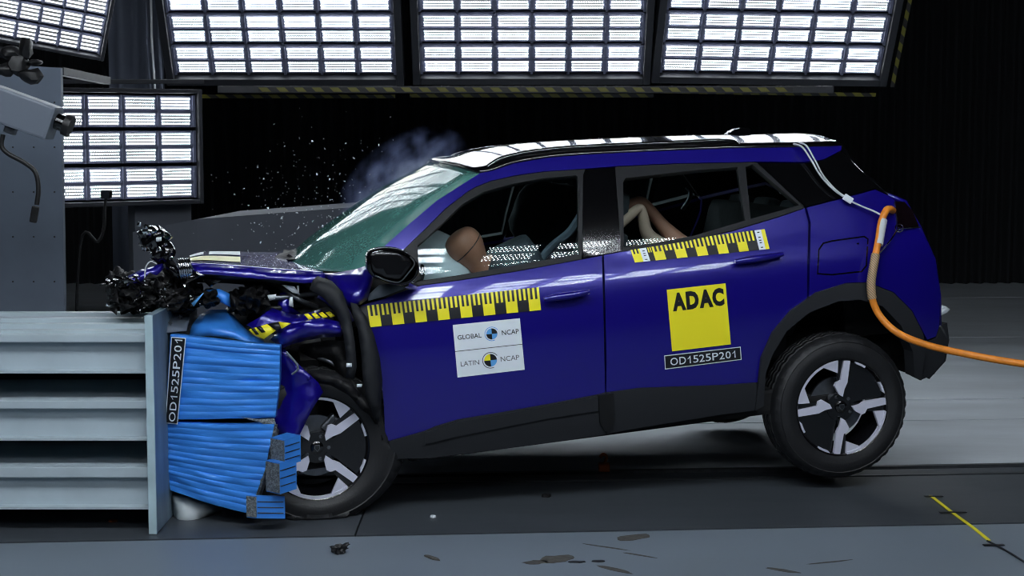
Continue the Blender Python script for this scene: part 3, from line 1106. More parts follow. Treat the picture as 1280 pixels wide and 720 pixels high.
def wheel(name, flat, rim_turn, far=False):
    e = bpy.data.objects.new(name, None)
    e.empty_display_size = .1
    link(e, car)
    # tyre with knurled shoulders and grooves
    prof = [(.222, .03), (.230, .010), (.238, .006), (.250, .004), (.262, .0), (.275, -.001), (.290, .002), (.305, .007), (.309, .005), (.322, .013), (.333, .028), (.3385, .044), (.340, .052), (.333, .055), (.333, .062), (.3435, .065), (.3445, .085), (.336, .089), (.336, .097), (.345, .100), (.345, .118), (.336, .121), (.336, .129), (.3445, .132), (.3435, .152), (.333, .155), (.333, .162), (.340, .165), (.334, .184), (.322, .198), (.300, .208), (.260, .210), (.225, .195)]
    bm = bmesh.new()
    seg = 120
    rings = lathe(bm, prof, seg)
    for ri, ring in enumerate(rings):
        r, a = prof[ri]
        if r > .318 and (a < .05 or a > .165) or .3435 <= r:
            for k, v in enumerate(ring):
                if k % 3 == 0:
                    s = (r - .006) / r
                    v.co.x *= s; v.co.z *= s
    if flat:
        dn = RCI @ Vector((0, 0, -1))
        for v in bm.verts:
            h = v.co.dot(dn)
            rr = math.hypot(v.co.x, v.co.z)
            if h > 0 and rr > .24:
                k = (h / .345) ** 2
                lim = .302
                if h > lim:
                    v.co -= dn * (h - lim)
                    v.co.y += (-.03 if v.co.y < .1 else .03) * k
                v.co.x += .05 * max(0, v.co.x) / .3 * (rr - .24) / .1
                v.co.y -= .02 * k * (1 if v.co.y < .1 else 0)
    obj('tyre', bm, M['tyre'], e, 32)
    # rim barrel
    bm = bmesh.new()
    lathe(bm, [(.232, .014), (.228, .006), (.222, .010), (.217, .024), (.212, .05), (.195, .08), (.195, .19), (.225, .195)], 72)
    obj('rim_barrel', bm, M['alloy_black'], e, 35)
    rot = rim_turn

    def P(pts):
        return polar([(r, a + rot) for r, a in pts])
    # black face: hub disc, four spokes, two solid aero panels
    bm = bmesh.new()
    prism(bm, P([(.30, a) for a in range(0, 360, 15)]), .028, .07)
    for base in (0, 180):
        for sgn in (1, -1):
            c = base + 90 - sgn * 43
            prism(bm, P([(.22, c - 25), (.5, c - 9), (.99, c - 7), (.99, c + 7), (.5, c + 9), (.22, c + 25)]), .024, .06)
        prism(bm, P([(.24, base - 30), (.45, base - 30), (.96, base - 34)] + [(.97, base + a) for a in range(-24, 25, 8)] + [(.96, base + 34), (.45, base + 30), (.24, base + 30)]), .034, .05)
    obj('rim_face', bm, M['alloy_black'], e)
    # machined bright facets
    for base in (0, 180):
        for sgn in (1, -1):
            def Q(pts, bb=base, s=sgn):
                return P([(r, bb + 90 - s * a) for r, a in pts])
            # a: angle from the window axis; spoke centre at 43
            for nm, pts in (('spoke_facet', [(.22, 48), (.28, 30), (.47, 24), (.53, 30), (.56, 40), (.985, 46.5), (.985, 54.5), (.52, 57), (.38, 52)]),
                            ('rim_facet', [(.72, 36), (.985, 39), (.985, 24), (.95, 17)]),):
                bm = bmesh.new()
                prism(bm, Q(pts), .012, .03)
                obj(nm, bm, M['alloy'], e)
        bm = bmesh.new()
        arc = [(.985, base + 90 + a) for a in range(-38, 39, 4)]
        prism(bm, P(arc + [(.935, a) for r, a in arc[::-1]]), .008, .03)
        obj('rim_lip', bm, M['alloy'], e)
        for s in (1, -1):
            bm = bmesh.new()
            arc = [(.985, base + s * a) for a in range(14, 34, 4)]
            prism(bm, P(arc + [(.93 if i else .97, a) for i, (r, a) in enumerate(arc[::-1])]), .010, .03)
            obj('rim_lip', bm, M['alloy'], e)
    # hub cap, brake disc, bolts
    bm = bmesh.new()
    lathe(bm, [(.0, .014), (.022, .014), (.028, .018), (.030, .03)], 28)
    hc = obj('hub_cap', bm, M['gloss'], e, 40)
    bm = bmesh.new()                      # plain shield outline
    prism(bm, [(-.012, .014), (.012, .014), (.012, -.002), (0, -.016), (-.012, -.002)], .0125, .015)
    obj('shield_outline', bm, M['steel'], hc)
    bm = bmesh.new()
    prism(bm, [(-.0095, .0115), (.0095, .0115), (.0095, -.001), (0, -.0125), (-.0095, -.001)], .0118, .015)
    obj('shield_field', bm, M['gloss'], hc)
    for k in range(5):
        a = math.radians(72 * k + rot)
        bm = bmesh.new()
        lathe(bm, [(0, .024), (.008, .024), (.009, .03)], 8)
        bmesh.ops.translate(bm, vec=(.052 * math.cos(a), 0, .052 * math.sin(a)), verts=bm.verts)
        obj('wheel_bolt', bm, M['steel'], e)
    bm = bmesh.new()
    lathe(bm, [(.04, .082), (.135, .082), (.135, .10), (.04, .10)], 48)
    obj('brake_disc', bm, M['steel'], e, 30)
    bm = bmesh.new()
    box(bm, (.09, .09, .07), (.08, .06, .1), Matrix.Rotation(math.radians(-40), 3, 'Y'), .01)
    obj('brake_caliper', bm, M['steel'], e)
    return e


def wheel_copy(src, name):
    c = bpy.data.objects.new(name, None)
    c.empty_display_size = .1
    link(c, car)
    for ch in src.children:
        d = ch.copy(); link(d, c)
        for g in ch.children:
            f = g.copy(); link(f, d)
    return c


rw = wheel('rear_wheel', False, 40)
rw.location = (0, -.86, .2)
rw2 = wheel_copy(rw, 'rear_wheel')
rw2.location = (0, .86, .2); rw2.rotation_euler = (0, 0, PI)
FH = car_ray(397, 561, -.86)
fw = wheel('front_wheel', True, -7)
fw.location = FH
fw2 = wheel_copy(rw, 'front_wheel')
fw2.location = (FH.x - .1, .84, FH.z + .06); fw2.rotation_euler = (0, 0, PI)

# ------------------------------------------------------------------ crumpled sheets and the wrecked nose


def cw(P):
    """world point to the car frame"""
    return RCI @ (Vector(P) - ORG)


def sheet(name, pts, m, parent=None, frame='car', bulge=0., wob=0., step=9., thick=.004, seed=1, freq=.05, smooth=180, label=None):
    """a bent sheet: outline of (pixel x, pixel y, depth); depth is the car's y or the world's Y, blended over the inside"""
    P = []
    n = len(pts)
    for i in range(n):
        a = pts[i]; b = pts[(i + 1) % n]
        L = math.hypot(b[0] - a[0], b[1] - a[1])
        k = max(1, int(L / step))
        for j in range(k):
            t = j / k
            P.append(tuple(a[q] + (b[q] - a[q]) * t for q in range(3)))
    V, F = cdt([(p[0], -p[1]) for p in P], step)
    vs = []
    for v in V:
        w = 0; d = 0; dm = 1e9
        for p in P:
            r2 = (p[0] - v.x) ** 2 + (p[1] + v.y) ** 2 + .5
            w += 1 / r2 ** 1.5; d += p[2] / r2 ** 1.5
            dm = min(dm, r2)
        d = d / w
        e = min(1, math.sqrt(dm) / 16)
        d -= bulge * math.sin(e * PI / 2)
        d += wob * noise.noise(Vector((v.x * freq, v.y * freq, seed * 3.7)))
        vs.append(car_ray(v.x, -v.y, d) if frame == 'car' else at(v.x, -v.y, d))
    me = bpy.data.meshes.new(name)
    me.from_pydata([tuple(v) for v in vs], [], [tuple(f) for f in F])
    bm = bmesh.new(); bm.from_mesh(me)
    r = bmesh.ops.solidify(bm, geom=bm.faces[:], thickness=thick)
    bmesh.ops.recalc_face_normals(bm, faces=bm.faces)
    bm.to_mesh(me); bm.free()
    return mobj(name, me, m, parent if parent else (car if frame == 'car' else None), smooth, label)


def car_blob(name, px, py, yl, r, m, seed=0, amp=.3, sub=2, rot=None, smooth=180, parent=None, freq=1.6):
    bm = bmesh.new()
    blob(bm, car_ray(px, py, yl), r, seed, amp, sub, rot, freq)
    return obj(name, bm, m, parent or car, smooth)


# bonnet: near crease, far edge, crown
near = [car_ray(x, y, -.66) for x, y in ((236, 329), (248, 330), (259, 330.5), (301, 333.5), (340, 337), (380, 339.8), (404, 341.5))]
far = [car_ray(x, y, .55) for x, y in ((232, 322), (246, 317), (262, 314.5), (300, 314.5), (345, 315), (385, 316), (404, 318))]
near = catmull(near, 3); far = catmull(far, 3)
vs = []; fs = []
NB = 14
for a, b in zip(near, far):
    for k in range(NB + 1):
        t = k / NB
        p = a.lerp(b, t)
        p.z += .004 * (1 - (2 * t - 1) ** 2)
        vs.append(tuple(p))
for i in range(len(near) - 1):
    for k in range(NB):
        a = i * (NB + 1) + k
        fs.append((a, a + NB + 1, a + NB + 2, a + 1))
HOOD = [Vector(v) for v in vs]
me = bpy.data.meshes.new('bonnet'); me.from_pydata(vs, [], fs)
bonnet = mobj('bonnet', me, M['paint'], car, 180)
sm = bonnet.modifiers.new('thickness', 'SOLIDIFY'); sm.thickness = .012; sm.offset = -1


def hood_strip(t0, t1, i0, i1, m):
    vs = []; fs = []
    K = 4
    for i in range(i0, i1 + 1):
        for k in range(K + 1):
            t = (t0 + (t1 - t0) * k / K) * NB
            j = min(NB - 1, int(t)); f = t - j
            vs.append(tuple(HOOD[i * (NB + 1) + j].lerp(HOOD[i * (NB + 1) + j + 1], f) + Vector((0, 0, .004))))
    for i in range(i1 - i0):
        for k in range(K):
            a = i * (K + 1) + k
            fs.append((a, a + K + 1, a + K + 2, a + 1))
    me = bpy.data.meshes.new('bonnet_band'); me.from_pydata(vs, [], fs)
    return mobj('bonnet_band', me, m, bonnet, 180)


hood_strip(.20, .52, 0, 9, M['paleyellow'])  # pale flat bands along the bonnet: a yellowish one and a split white one
hood_strip(.64, .94, 1, 5, M['white'])
hood_strip(.64, .94, 6, 9, M['white'])
sheet('bonnet_skirt', [(240, 331, -.66), (259, 330.5, -.66), (301, 333.5, -.66), (340, 337, -.66), (380, 339.8, -.66), (415, 341.5, -.68), (397, 352, -.70), (380, 353.5, -.70), (340, 349.5, -.70), (301, 345.5, -.70), (259, 342.5, -.69), (244, 342, -.69)], M['paint'], bulge=.012, thick=.008)
sheet('bonnet_frame', [(232, 343, -.62), (259, 343, -.64), (301, 346, -.64), (340, 350, -.64), (382, 354, -.62), (360, 361, -.58), (330, 358, -.58), (280, 354, -.56), (234, 353, -.54)], M['black'], bulge=.02, thick=.02)
# wing remains near the windscreen pillar
sheet('wing_top', [(404, 342, -.69), (420, 341, -.72), (446, 336, -.74), (466, 329, -.76), (466, 352, -.84), (459, 375, -.87), (450, 381, -.88), (436, 384, -.87), (424, 366, -.82), (414, 352, -.74)], M['paint_crush'], bulge=.05, wob=.02)
sheet('mirror_base_trim', [(460, 369, -.86), (474, 356, -.84), (500, 352, -.83), (512, 355, -.84), (505, 361, -.85), (480, 370.5, -.865), (460, 376, -.87)], M['greyp'], bulge=.01)
sheet('wing_flap', [(308, 406, -.84), (322, 398, -.86), (340, 385, -.84), (352, 389, -.82), (372, 394, -.82), (388, 390, -.84), (402, 386, -.84), (404, 398, -.87), (380, 405, -.88), (356, 412, -.88), (330, 417, -.88)], M['paint_crush'], bulge=.04, wob=.05, freq=.09)
sheet('wing_fold', [(338, 424, -.84), (352, 410, -.90), (376, 402, -.95), (402, 397, -.96), (424, 402, -.95), (432, 411, -.94), (426, 421, -.93), (404, 422, -.93), (380, 426, -.93), (360, 432, -.90), (352, 436, -.88)], M['paint_crush'], bulge=.06, wob=.03, freq=.08)
sheet('wing_fold', [(412, 350, -.80), (424, 366, -.84), (436, 386, -.88), (444, 400, -.90), (438, 404, -.90), (424, 392, -.88), (408, 380, -.85), (396, 372, -.82)], M['paint_crush'], bulge=.03, wob=.03, seed=4)
# torn ends of the tape on the wing
sheet('tape_scrap', [(311, 412, -.905), (334, 405, -.925), (345, 413, -.935), (330, 424, -.925), (318, 419, -.915)], M['yellow'], thick=.002)
sheet('tape_scrap', [(320, 409, -.928), (326, 407.5, -.932), (332, 415, -.94), (327, 416, -.938)], M['ink'], thick=.002)
sheet('tape_scrap', [(314, 411, -.922), (318, 410, -.925), (324, 418, -.93), (320, 418.5, -.928)], M['ink'], thick=.002)
sheet('tape_scrap', [(334, 405, -.925), (348, 402, -.93), (356, 408, -.945), (345, 413, -.94)], M['ink'], thick=.002)
sheet('tape_scrap', [(348, 402, -.93), (364, 404, -.96), (352, 411, -.95)], M['yellow'], thick=.002)
for k, x in enumerate((380, 389, 398, 407)):
    sheet('tape_scrap', [(x, 393 - k * .8, -.90), (x + 5, 391.5 - k * .8, -.90), (x + 12, 398 - k, -.915), (x + 6, 399.5 - k, -.915)], M['yellow'], thick=.002)
# blue inner wing and bumper skin between barrier and wheel
sheet('inner_wing', [(338, 430, -.84), (356, 436, -.88), (376, 458, -.90), (398, 478, -.92), (404, 490, -.92), (390, 512, -.92), (374, 545, -.92), (350, 548, -.90), (336, 520, -.86), (336, 470, -.84)], M['paint_crush'], bulge=.0, wob=.03, freq=.05, seed=6)
# arch liner: two hanging black strips
sheet('arch_liner', [(387, 362, -.93), (391, 350, -.90), (397, 345, -.88), (415, 351, -.92), (428, 365, -.97), (438, 393, -.99), (444, 430, -1.0), (446, 458, -.99), (443, 474, -.98), (433, 472, -.97), (432, 440, -.98), (428, 412, -.98), (420, 390, -.97), (405, 373, -.95)], M['clad'], bulge=.03, wob=.02, thick=.008)
sheet('front_arch_cladding', [(438, 378, -.92), (446, 380, -.93), (458, 396, -.94), (468, 420, -.95), (475, 448, -.95), (478, 475, -.94), (477, 500, -.93), (474, 528, -.92), (466, 520, -.92), (458, 500, -.94), (453, 470, -.96), (451, 440, -.96), (447, 412, -.95), (441, 395, -.94)], M['clad'], bulge=.035, thick=.01)
sheet('wheel_arch_liner', [(352, 440, -.66), (380, 430, -.72), (410, 425, -.76), (432, 426, -.78), (440, 470, -.86), (452, 500, -.88), (470, 520, -.88), (478, 550, -.86), (470, 560, -.70), (450, 520, -.66), (425, 490, -.64), (400, 474, -.62), (374, 456, -.62)], M['rag'], bulge=.05, wob=.05, seed=9)
sheet('splash_strip', [(384, 466, -.88), (410, 468, -.92), (438, 478, -.95), (458, 500, -.96), (466, 522, -.96), (452, 512, -.95), (436, 494, -.94), (414, 482, -.91), (392, 478, -.88)], M['rag'], bulge=.03, wob=.03, seed=12)
# engine bay: dark mass with brackets
car_blob('engine', 345, 388, -.05, (.24, .30, .13), M['black'], 3, .35, 3, smooth=40)
car_blob('gearbox', 372, 405, -.42, (.20, .16, .17), M['black'], 8, .4, 3, smooth=40)
car_blob('suspension_strut', 392, 445, -.62, (.10, .10, .16), M['black'], 11, .4, 2, smooth=30)
sheet('strut_tower', [(350, 366, -.60), (362, 364, -.60), (364, 384, -.62), (376, 392, -.62), (352, 396, -.62), (346, 386, -.62)], M['paint_crush'], bulge=.05)
for pts in ([(322, 362), (328, 363), (333, 377), (320, 379)], [(334, 369), (345, 368), (344, 374), (337, 376)], [(352, 356), (368, 358), (375, 368), (366, 366)], [(362, 372), (366, 371), (367, 384), (361, 382)], [(371, 357), (374, 357), (374, 366), (372, 366)]):
    sheet('bracket', [(x, y, -.66) for x, y in pts], M['white'], bulge=.01, thick=.006)
for k, (a, b) in enumerate((((300, 372), (400, 366)), ((318, 384), (380, 380)), ((364, 402), (384, 438)), ((392, 400), (420, 410)), ((350, 358), (396, 384)), ((288, 366), (304, 392)))):
    tubeo('engine_pipe', [car_ray(a[0], a[1], -.58), car_ray((a[0] + b[0]) / 2, (a[1] + b[1]) / 2 + 3, -.63), car_ray(b[0], b[1], -.56)], .012, M['black'] if k % 2 else M['steel'], car, 7)
tubeo('drive_rod', [car_ray(398, 447, -.74), car_ray(412, 452, -.78), car_ray(428, 462, -.80)], .010, M['steel'], car, 8)
tubeo('torn_wire', [car_ray(365, 468, -.92), car_ray(372, 462, -.93), car_ray(371, 455, -.93), car_ray(364, 447, -.92), car_ray(358, 440, -.9)], .005, M['greyp'], car, 6)
sheet('white_tag', [(433, 454, -1.02), (440, 454, -1.02), (440, 459, -1.02), (433, 459, -1.02)], M['white'], thick=.003)
sheet('white_tag', [(446, 480, -.99), (453, 480, -.99), (452, 484, -.99), (446, 484, -.99)], M['white'], thick=.003)
sheet('paint_dot', [(383, 470, -.94), (388, 468, -.94), (389, 474, -.94), (384, 476, -.94)], M['paint'], thick=.003)
# torn bumper and headlamp heaped on the barrier
sheet('bumper_skin', [(160, 345, -.62), (176, 337, -.62), (203, 329, -.60), (206, 334, -.60), (198, 343, -.64), (176, 352, -.66), (158, 358, -.66)], M['paint_crush'], bulge=.04, wob=.02)
rnd = random.Random(4)
for k, (x, y, rx, rz) in enumerate(((148, 362, .05, .075), (160, 352, .05, .04), (172, 368, .07, .07), (190, 372, .07, .06), (196, 358, .06, .06), (212, 374, .07, .05), (222, 360, .05, .07), (240, 368, .05, .06), (262, 372, .05, .035), (232, 350, .05, .05), (300, 378, .06, .05), (318, 372, .06, .06), (205, 352, .06, .05), (165, 380, .06, .035), (150, 376, .04, .04), (182, 352, .06, .04), (228, 384, .05, .03))):
    car_blob('bumper_debris', x, y, -.44 - .08 * (k % 3), (rx, .12, rz), M['rag'], 20 + k, .6, 4, smooth=50, freq=2.6)
for k in range(40):
    x = 142 + rnd.random() * 120; y = 342 + rnd.random() * 40
    a = rnd.random() * 3; L = 8 + rnd.random() * 16
    yl = -.66 - rnd.random() * .1
    sheet('shard', [(x, y, yl), (x + L * math.cos(a), y + L * .6 * math.sin(a), yl - .05), (x + L * .6 * math.cos(a + .8), y + L * .5 * math.sin(a + .8), yl)], M['gloss'] if k % 3 else M['rag'], thick=.004)
lamp = car_blob('headlamp', 192, 299, -.55, (.062, .07, .055), M['gloss'], 41, .5, 3, smooth=50, freq=2.2)
car_blob('headlamp_bowl', 204, 316, -.57, (.05, .06, .06), M['gloss'], 43, .5, 3, smooth=50, parent=lamp)
car_blob('headlamp_bowl', 187, 288, -.60, (.035, .04, .02), M['chrome'], 44, .4, 2, parent=lamp)
sheet('lamp_sticker', [(195, 297, -.645), (202, 296, -.645), (202, 301, -.645), (195, 302, -.645)], M['white'], parent=lamp, thick=.003)
for k, (x, y) in enumerate(((182, 284), (174, 280), (181, 310), (207, 305), (214, 323), (199, 312), (186, 291), (206, 371), (205, 361), (136, 380), (232, 357))):
    car_blob('glint_shard', x, y, -.68, (.012, .01, .012), M['chrome'], 60 + k, .5, 1, parent=lamp, smooth=20)
sheet('lamp_bracket', [(192, 316, -.6), (206, 314, -.6), (214, 322, -.6), (224, 336, -.6), (222, 346, -.6), (208, 330, -.6)], M['rag'], parent=lamp, bulge=.03, wob=.02)
sheet('lamp_housing', [(206, 329, -.62), (222, 332, -.62), (229, 343, -.62), (226, 352, -.62), (216, 348, -.62), (208, 338, -.62)], M['gloss'], parent=lamp, bulge=.03)
bm = bmesh.new()
pts = []
for k in range(60):
    t = k / 59
    c = car_ray(223 + 17 * t, 336 - 1 * t, -.7)
    a = t * 6 * 2 * PI
    pts.append(c + Vector((.0, .03 * math.cos(a), .042 * math.sin(a))))
tube(bm, pts, .0045, 6, 1)
obj('coil', bm, M['chrome'], lamp, 60)
tubeo('torn_wire', [car_ray(181, 352, -.72), car_ray(182, 335, -.72), car_ray(188, 327, -.72), car_ray(196, 330, -.72)], .003, M['cord'], lamp, 5)
sheet('silver_scrap', [(239, 379, -.80), (254, 366, -.82), (250, 372, -.82), (242, 383, -.81)], M['skyblue'], parent=lamp, thick=.003)

# door mirror
mir = bpy.data.objects.new('door_mirror', None); mir.empty_display_size = .05; link(mir, car)
c = car_ray(491, 333.5, -1.0)
e2 = [(458, 324), (459, 317), (465, 311.5), (478, 309), (495, 310.5), (509, 316), (518, 324), (524, 333), (523, 343), (516, 352), (503, 356.5), (490, 355), (476, 350.5), (464, 345), (458.5, 336)]
rings = []
bm = bmesh.new()
for s, yy in ((.86, -1.02), (.97, -1.015), (1.0, -1.0), (1.0, -.96), (.93, -.91), (.75, -.87), (.35, -.85)):
    rings.append([bm.verts.new(c.lerp(Vector((car_ray(v.x, v.y, -1.0).x, c.y, car_ray(v.x, v.y, -1.0).z)), s) + Vector((0, yy + 1.0, 0))) for v in catmull([(x, y, 0) for x, y in e2], 2, True)])
for a, b in zip(rings, rings[1:]):
    for k in range(len(a)):
        bm.faces.new((a[k], a[(k + 1) % len(a)], b[(k + 1) % len(a)], b[k]))
bm.faces.new(rings[-1])
obj('mirror_shell', bm, M['gloss'], mir, 60)
sheet('mirror_glass', [(461, 323, -1.018), (464, 315.5, -1.018), (478, 313, -1.018), (496, 315, -1.018), (511, 322, -1.018), (516, 330, -1.018), (508, 342, -1.018), (498, 351, -1.018), (478, 346, -1.018), (466, 340, -1.018)], M['alloy_black'], parent=mir, thick=.004)
tubeo('mirror_rim', [car_ray(x, y, -1.022) for x, y in ((469, 344.5), (484, 350.5), (499, 352.5), (509, 343), (518, 330), (513, 321))], .0035, M['steel'], mir, 6)
tubeo('mirror_rim', [car_ray(x, y, -1.010) for x, y in ((463, 312), (478, 309), (495, 310.5), (509, 316))], .0035, M['chrome'], mir, 6)
bm = bmesh.new()
tube(bm, [car_ray(506, 353, -.96), car_ray(512, 356, -.88), car_ray(516, 357, -.82)], .022, 8, 3)
obj('mirror_arm', bm, M['gloss'], mir, 60)
# thin cracked-off trims over the windscreen
tubeo('wiper_arm', [car_ray(378, 328, .1), car_ray(395, 318, .1), car_ray(408, 314, .12)], .006, M['black'], car, 6)
tubeo('loose_trim', [car_ray(430, 286, .5), car_ray(431, 276, .5), car_ray(440, 259, .5), car_ray(460, 246, .5), car_ray(482, 239, .5), (car_ray(508, 234, .5))], .0035, M['cord'], car, 5)
tubeo('loose_trim', [car_ray(533, 220, .5), car_ray(533, 207, .5), car_ray(540, 199, .5), car_ray(556, 196, .5), car_ray(585, 195.5, .5), car_ray(606, 195.5, .5)], .0035, M['cord'], car, 5)
car_blob('scuttle_debris', 372, 323, .1, (.10, .3, .035), M['rag'], 77, .9, 3, smooth=30, freq=2.5)

# ------------------------------------------------------------------ stickers on the car


def bil(q, u, v):
    (x0, y0), (x1, y1), (x2, y2), (x3, y3) = q                   # TL TR BR BL; v runs down
    return ((x0 * (1 - u) + x1 * u) * (1 - v) + (x3 * (1 - u) + x2 * u) * v, (y0 * (1 - u) + y1 * u) * (1 - v) + (y3 * (1 - u) + y2 * u) * v)


def deco(name, q, polys, m, off, parent, where, nu=1, nv=1, label=None):
    """flat print: polygons in sticker coordinates laid on a surface; 4-cornered ones are subdivided"""
    vs = []; fs = []
    for pl in polys:
        if len(pl) == 4:
            for j in range(nv + 1):
                for i in range(nu + 1):
                    vs.append(bil(pl, i / nu, j / nv))
            b = len(vs) - (nu + 1) * (nv + 1)
            for j in range(nv):
                for i in range(nu):
                    a = b + j * (nu + 1) + i
                    fs.append((a, a + nu + 1, a + nu + 2, a + 1))
        else:
            b = len(vs)
            vs += pl
            fs.append(tuple(range(b, b + len(pl))))
    me = bpy.data.meshes.new(name)
    me.from_pydata([tuple(where(*bil(q, u, v), off)) for u, v in vs], [], fs)
    bm = bmesh.new(); bm.from_mesh(me)
    for f in bm.faces:
        f.normal_update()
        if f.normal.y > 0:
            f.normal_flip()
    bm.to_mesh(me); bm.free()
    return mobj(name, me, m, parent, label=label)


def lettering(q, s, rect, m, off, parent, where, bold=0., turn=False):
    V, F = number_mesh(s) if s.startswith('OD1') else text_mesh(s, bold)
    u0, v0, u1, v1 = rect
    vs = []
    for x, y in V:
        if turn:
            vs.append((u1 - (u1 - u0) * y, v1 - (v1 - v0) * x))
        else:
            vs.append((u0 + (u1 - u0) * x, v1 - (v1 - v0) * y))
    if turn:
        vs = [(u0 + (u1 - u0) * (1 - y), v1 - (v1 - v0) * x) for x, y in V]
    me = bpy.data.meshes.new('lettering')
    me.from_pydata([tuple(where(*bil(q, u, v), off)) for u, v in vs], [], F)
    bm = bmesh.new(); bm.from_mesh(me)
    for f in bm.faces:
        f.normal_update()
        if f.normal.y > 0:
            f.normal_flip()
    bm.to_mesh(me); bm.free()
    return mobj('lettering', me, m, parent)


ADV = {'O': (.778, .05, .73), 'D': (.722, .08, .67), 'P': (.667, .08, .62), '1': (.556, .11, .37), '2': (.556, .03, .50), '5': (.556, .035, .515), '0': (.556, .04, .51)}


def number_mesh(s):
    """a line of grotesque capitals and figures, with flagged ones"""
    vs = []; fs = []; x = 0
    for ch in s:
        adv, a, b = ADV[ch]
        b0 = len(vs)
        if ch == '1':
            V = [(1, 0), (1, 1), (.78, 1), (.42, .80), (0, .68), (0, .56), (.36, .65), (.66, .79), (.66, 0)]
            F = [(0, 1, 2, 7, 8), (2, 3, 6, 7), (3, 4, 5, 6)]
        else:
            V, F = text_mesh(ch, .006)
        vs += [(x + a + (b - a) * u, v) for u, v in V]
        fs += [tuple(i + b0 for i in f) for f in F]
        x += adv
    x0 = min(v[0] for v in vs); x1 = max(v[0] for v in vs)
    return [((u - x0) / (x1 - x0), v) for u, v in vs], fs


ONE = [[(0, 0), (1, 0), (1, 1), (0, 1)]]


def rect(a, b, c, d):
    return [(a, b), (c, b), (c, d), (a, d)]


def ellipse(u, v, ru, rv, a0=0, a1=360, n=28, pie=False):
    p = [(u + ru * math.cos(math.radians(a0 + (a1 - a0) * k / n)), v + rv * math.sin(math.radians(a0 + (a1 - a0) * k / n))) for k in range(n + (1 if a1 - a0 < 360 else 0))]
    return ([(u, v)] if pie else []) + p


def ringp(u, v, ru, rv, k, a0=0, a1=360, n=36):
    out = []
    for i in range(n):
        a = math.radians(a0 + (a1 - a0) * i / n); b = math.radians(a0 + (a1 - a0) * (i + 1) / n)
        out.append([(u + ru * math.cos(a), v + rv * math.sin(a)), (u + ru * math.cos(b), v + rv * math.sin(b)), (u + ru * k * math.cos(b), v + rv * k * math.sin(b)), (u + ru * k * math.cos(a), v + rv * k * math.sin(a))])
    return out


os_ = on_side
# programme sticker on the front door
q = [(565.9, 406.2), (649.8, 397.8), (655.9, 462.1), (571.9, 471.9)]
st = deco('programme_sticker', q, ONE, M['white'], .003, car, os_, 8, 8, 'white two-line sticker with a round target in each half')
deco('dividing_line', q, [rect(0, .500, 1, .510)], M['ink'], .0042, st, os_, 8, 1)
lettering(q, 'GLOBAL', (.055, .205, .41, .292), M['ink'], .0042, st, os_, .004)
lettering(q, 'NCAP', (.715, .20, .965, .292), M['ink'], .0042, st, os_, .004)
lettering(q, 'LATIN', (.065, .71, .34, .80), M['darkgrey'], .0042, st, os_)
lettering(q, 'NCAP', (.66, .70, .935, .795), M['darkgrey'], .0042, st, os_)
for (u, v, r, c4, k) in ((.565, .245, .083, 'skyblue', 1), (.51, .745, .095, 'yellow', 1.2)):
    rv = r * 1.27
    deco('target_ring', q, ringp(u, v, r * 1.30, rv * 1.30, .91, 70, 330), M['skyblue'] if k == 1 else M['darkgrey'], .0042, st, os_)
    deco('target_quarter', q, [ellipse(u, v, r, rv, 180, 270, 10, True)], M[c4], .0042, st, os_)
    deco('target_quarter', q, [ellipse(u, v, r, rv, 270, 360, 10, True)], M['ink'], .0042, st, os_)
    deco('target_quarter', q, [ellipse(u, v, r, rv, 0, 90, 10, True)], M['skyblue'], .0042, st, os_)
    deco('target_quarter', q, [ellipse(u, v, r, rv, 90, 180, 10, True)], M['ink'], .0042, st, os_)
# yellow club sticker and the test number on the rear door
q = [(833.4, 362.2), (906.9, 354), (913.6, 430.4), (840.1, 439.2)]
st = deco('club_sticker', q, ONE, M['yellow'], .003, car, os_, 8, 8, 'square yellow sticker with four bold black letters')
for k, (ch, a, b) in enumerate((('A', .075, .305), ('D', .31, .525), ('A', .53, .765), ('C', .755, .955))):
    lettering(q, ch, (a, .065, b, .36), M['ink'], .0042, st, os_, .06)
q = [(830.2, 444.4), (925.8, 433.3), (927, 449.7), (831.3, 461.9)]
st = deco('number_sticker', q, ONE, M['white'], .003, car, os_, 8, 3, 'black test-number sticker with a white rim')
deco('number_field', q, [rect(.01, .06, .99, .94)], M['ink'], .0042, st, os_, 8, 3)
lettering(q, 'OD1525P201', (.075, .24, .925, .78), M['white'], .0054, st, os_)


def ruler(q, us, label):
    """us: yellow, black and white fields as (u0, u1, kind)"""
    r = deco('tape_ruler', q, ONE, M['ink'], .003, car, os_, 24, 5, label)
    ye = []; bl = []
    for u0, u1, k in us:
        w = (u1 - u0) / 5
        if k == 'y':
            deco('yellow_field', q, [rect(u0, 0, u1, 1)], M['yellow'], .0042, r, os_, 3, 5)
            if u1 - u0 > .045:
                for j in (1, 3):
                    deco('tick', q, [rect(u0 + w * j, 0, u0 + w * (j + 1), .5)], M['ink'], .0054, r, os_, 1, 3)
        elif k == 'b':
            for j in (1, 3):
                deco('tick', q, [rect(u0 + w * j, 0, u0 + w * (j + 1), .5)], M['yellow'], .0042, r, os_, 1, 3)
        else:
            deco('end_label', q, [rect(u0, 0, u1, 1)], M['white'], .0042, r, os_, 1, 5)
            deco('end_mark', q, [rect(u0 + w * 1.6, v, u0 + w * 3.4, v + .05) for v in (.10, .35, .5, .62, .86)], M['ink'], .0054, r, os_)
    return r


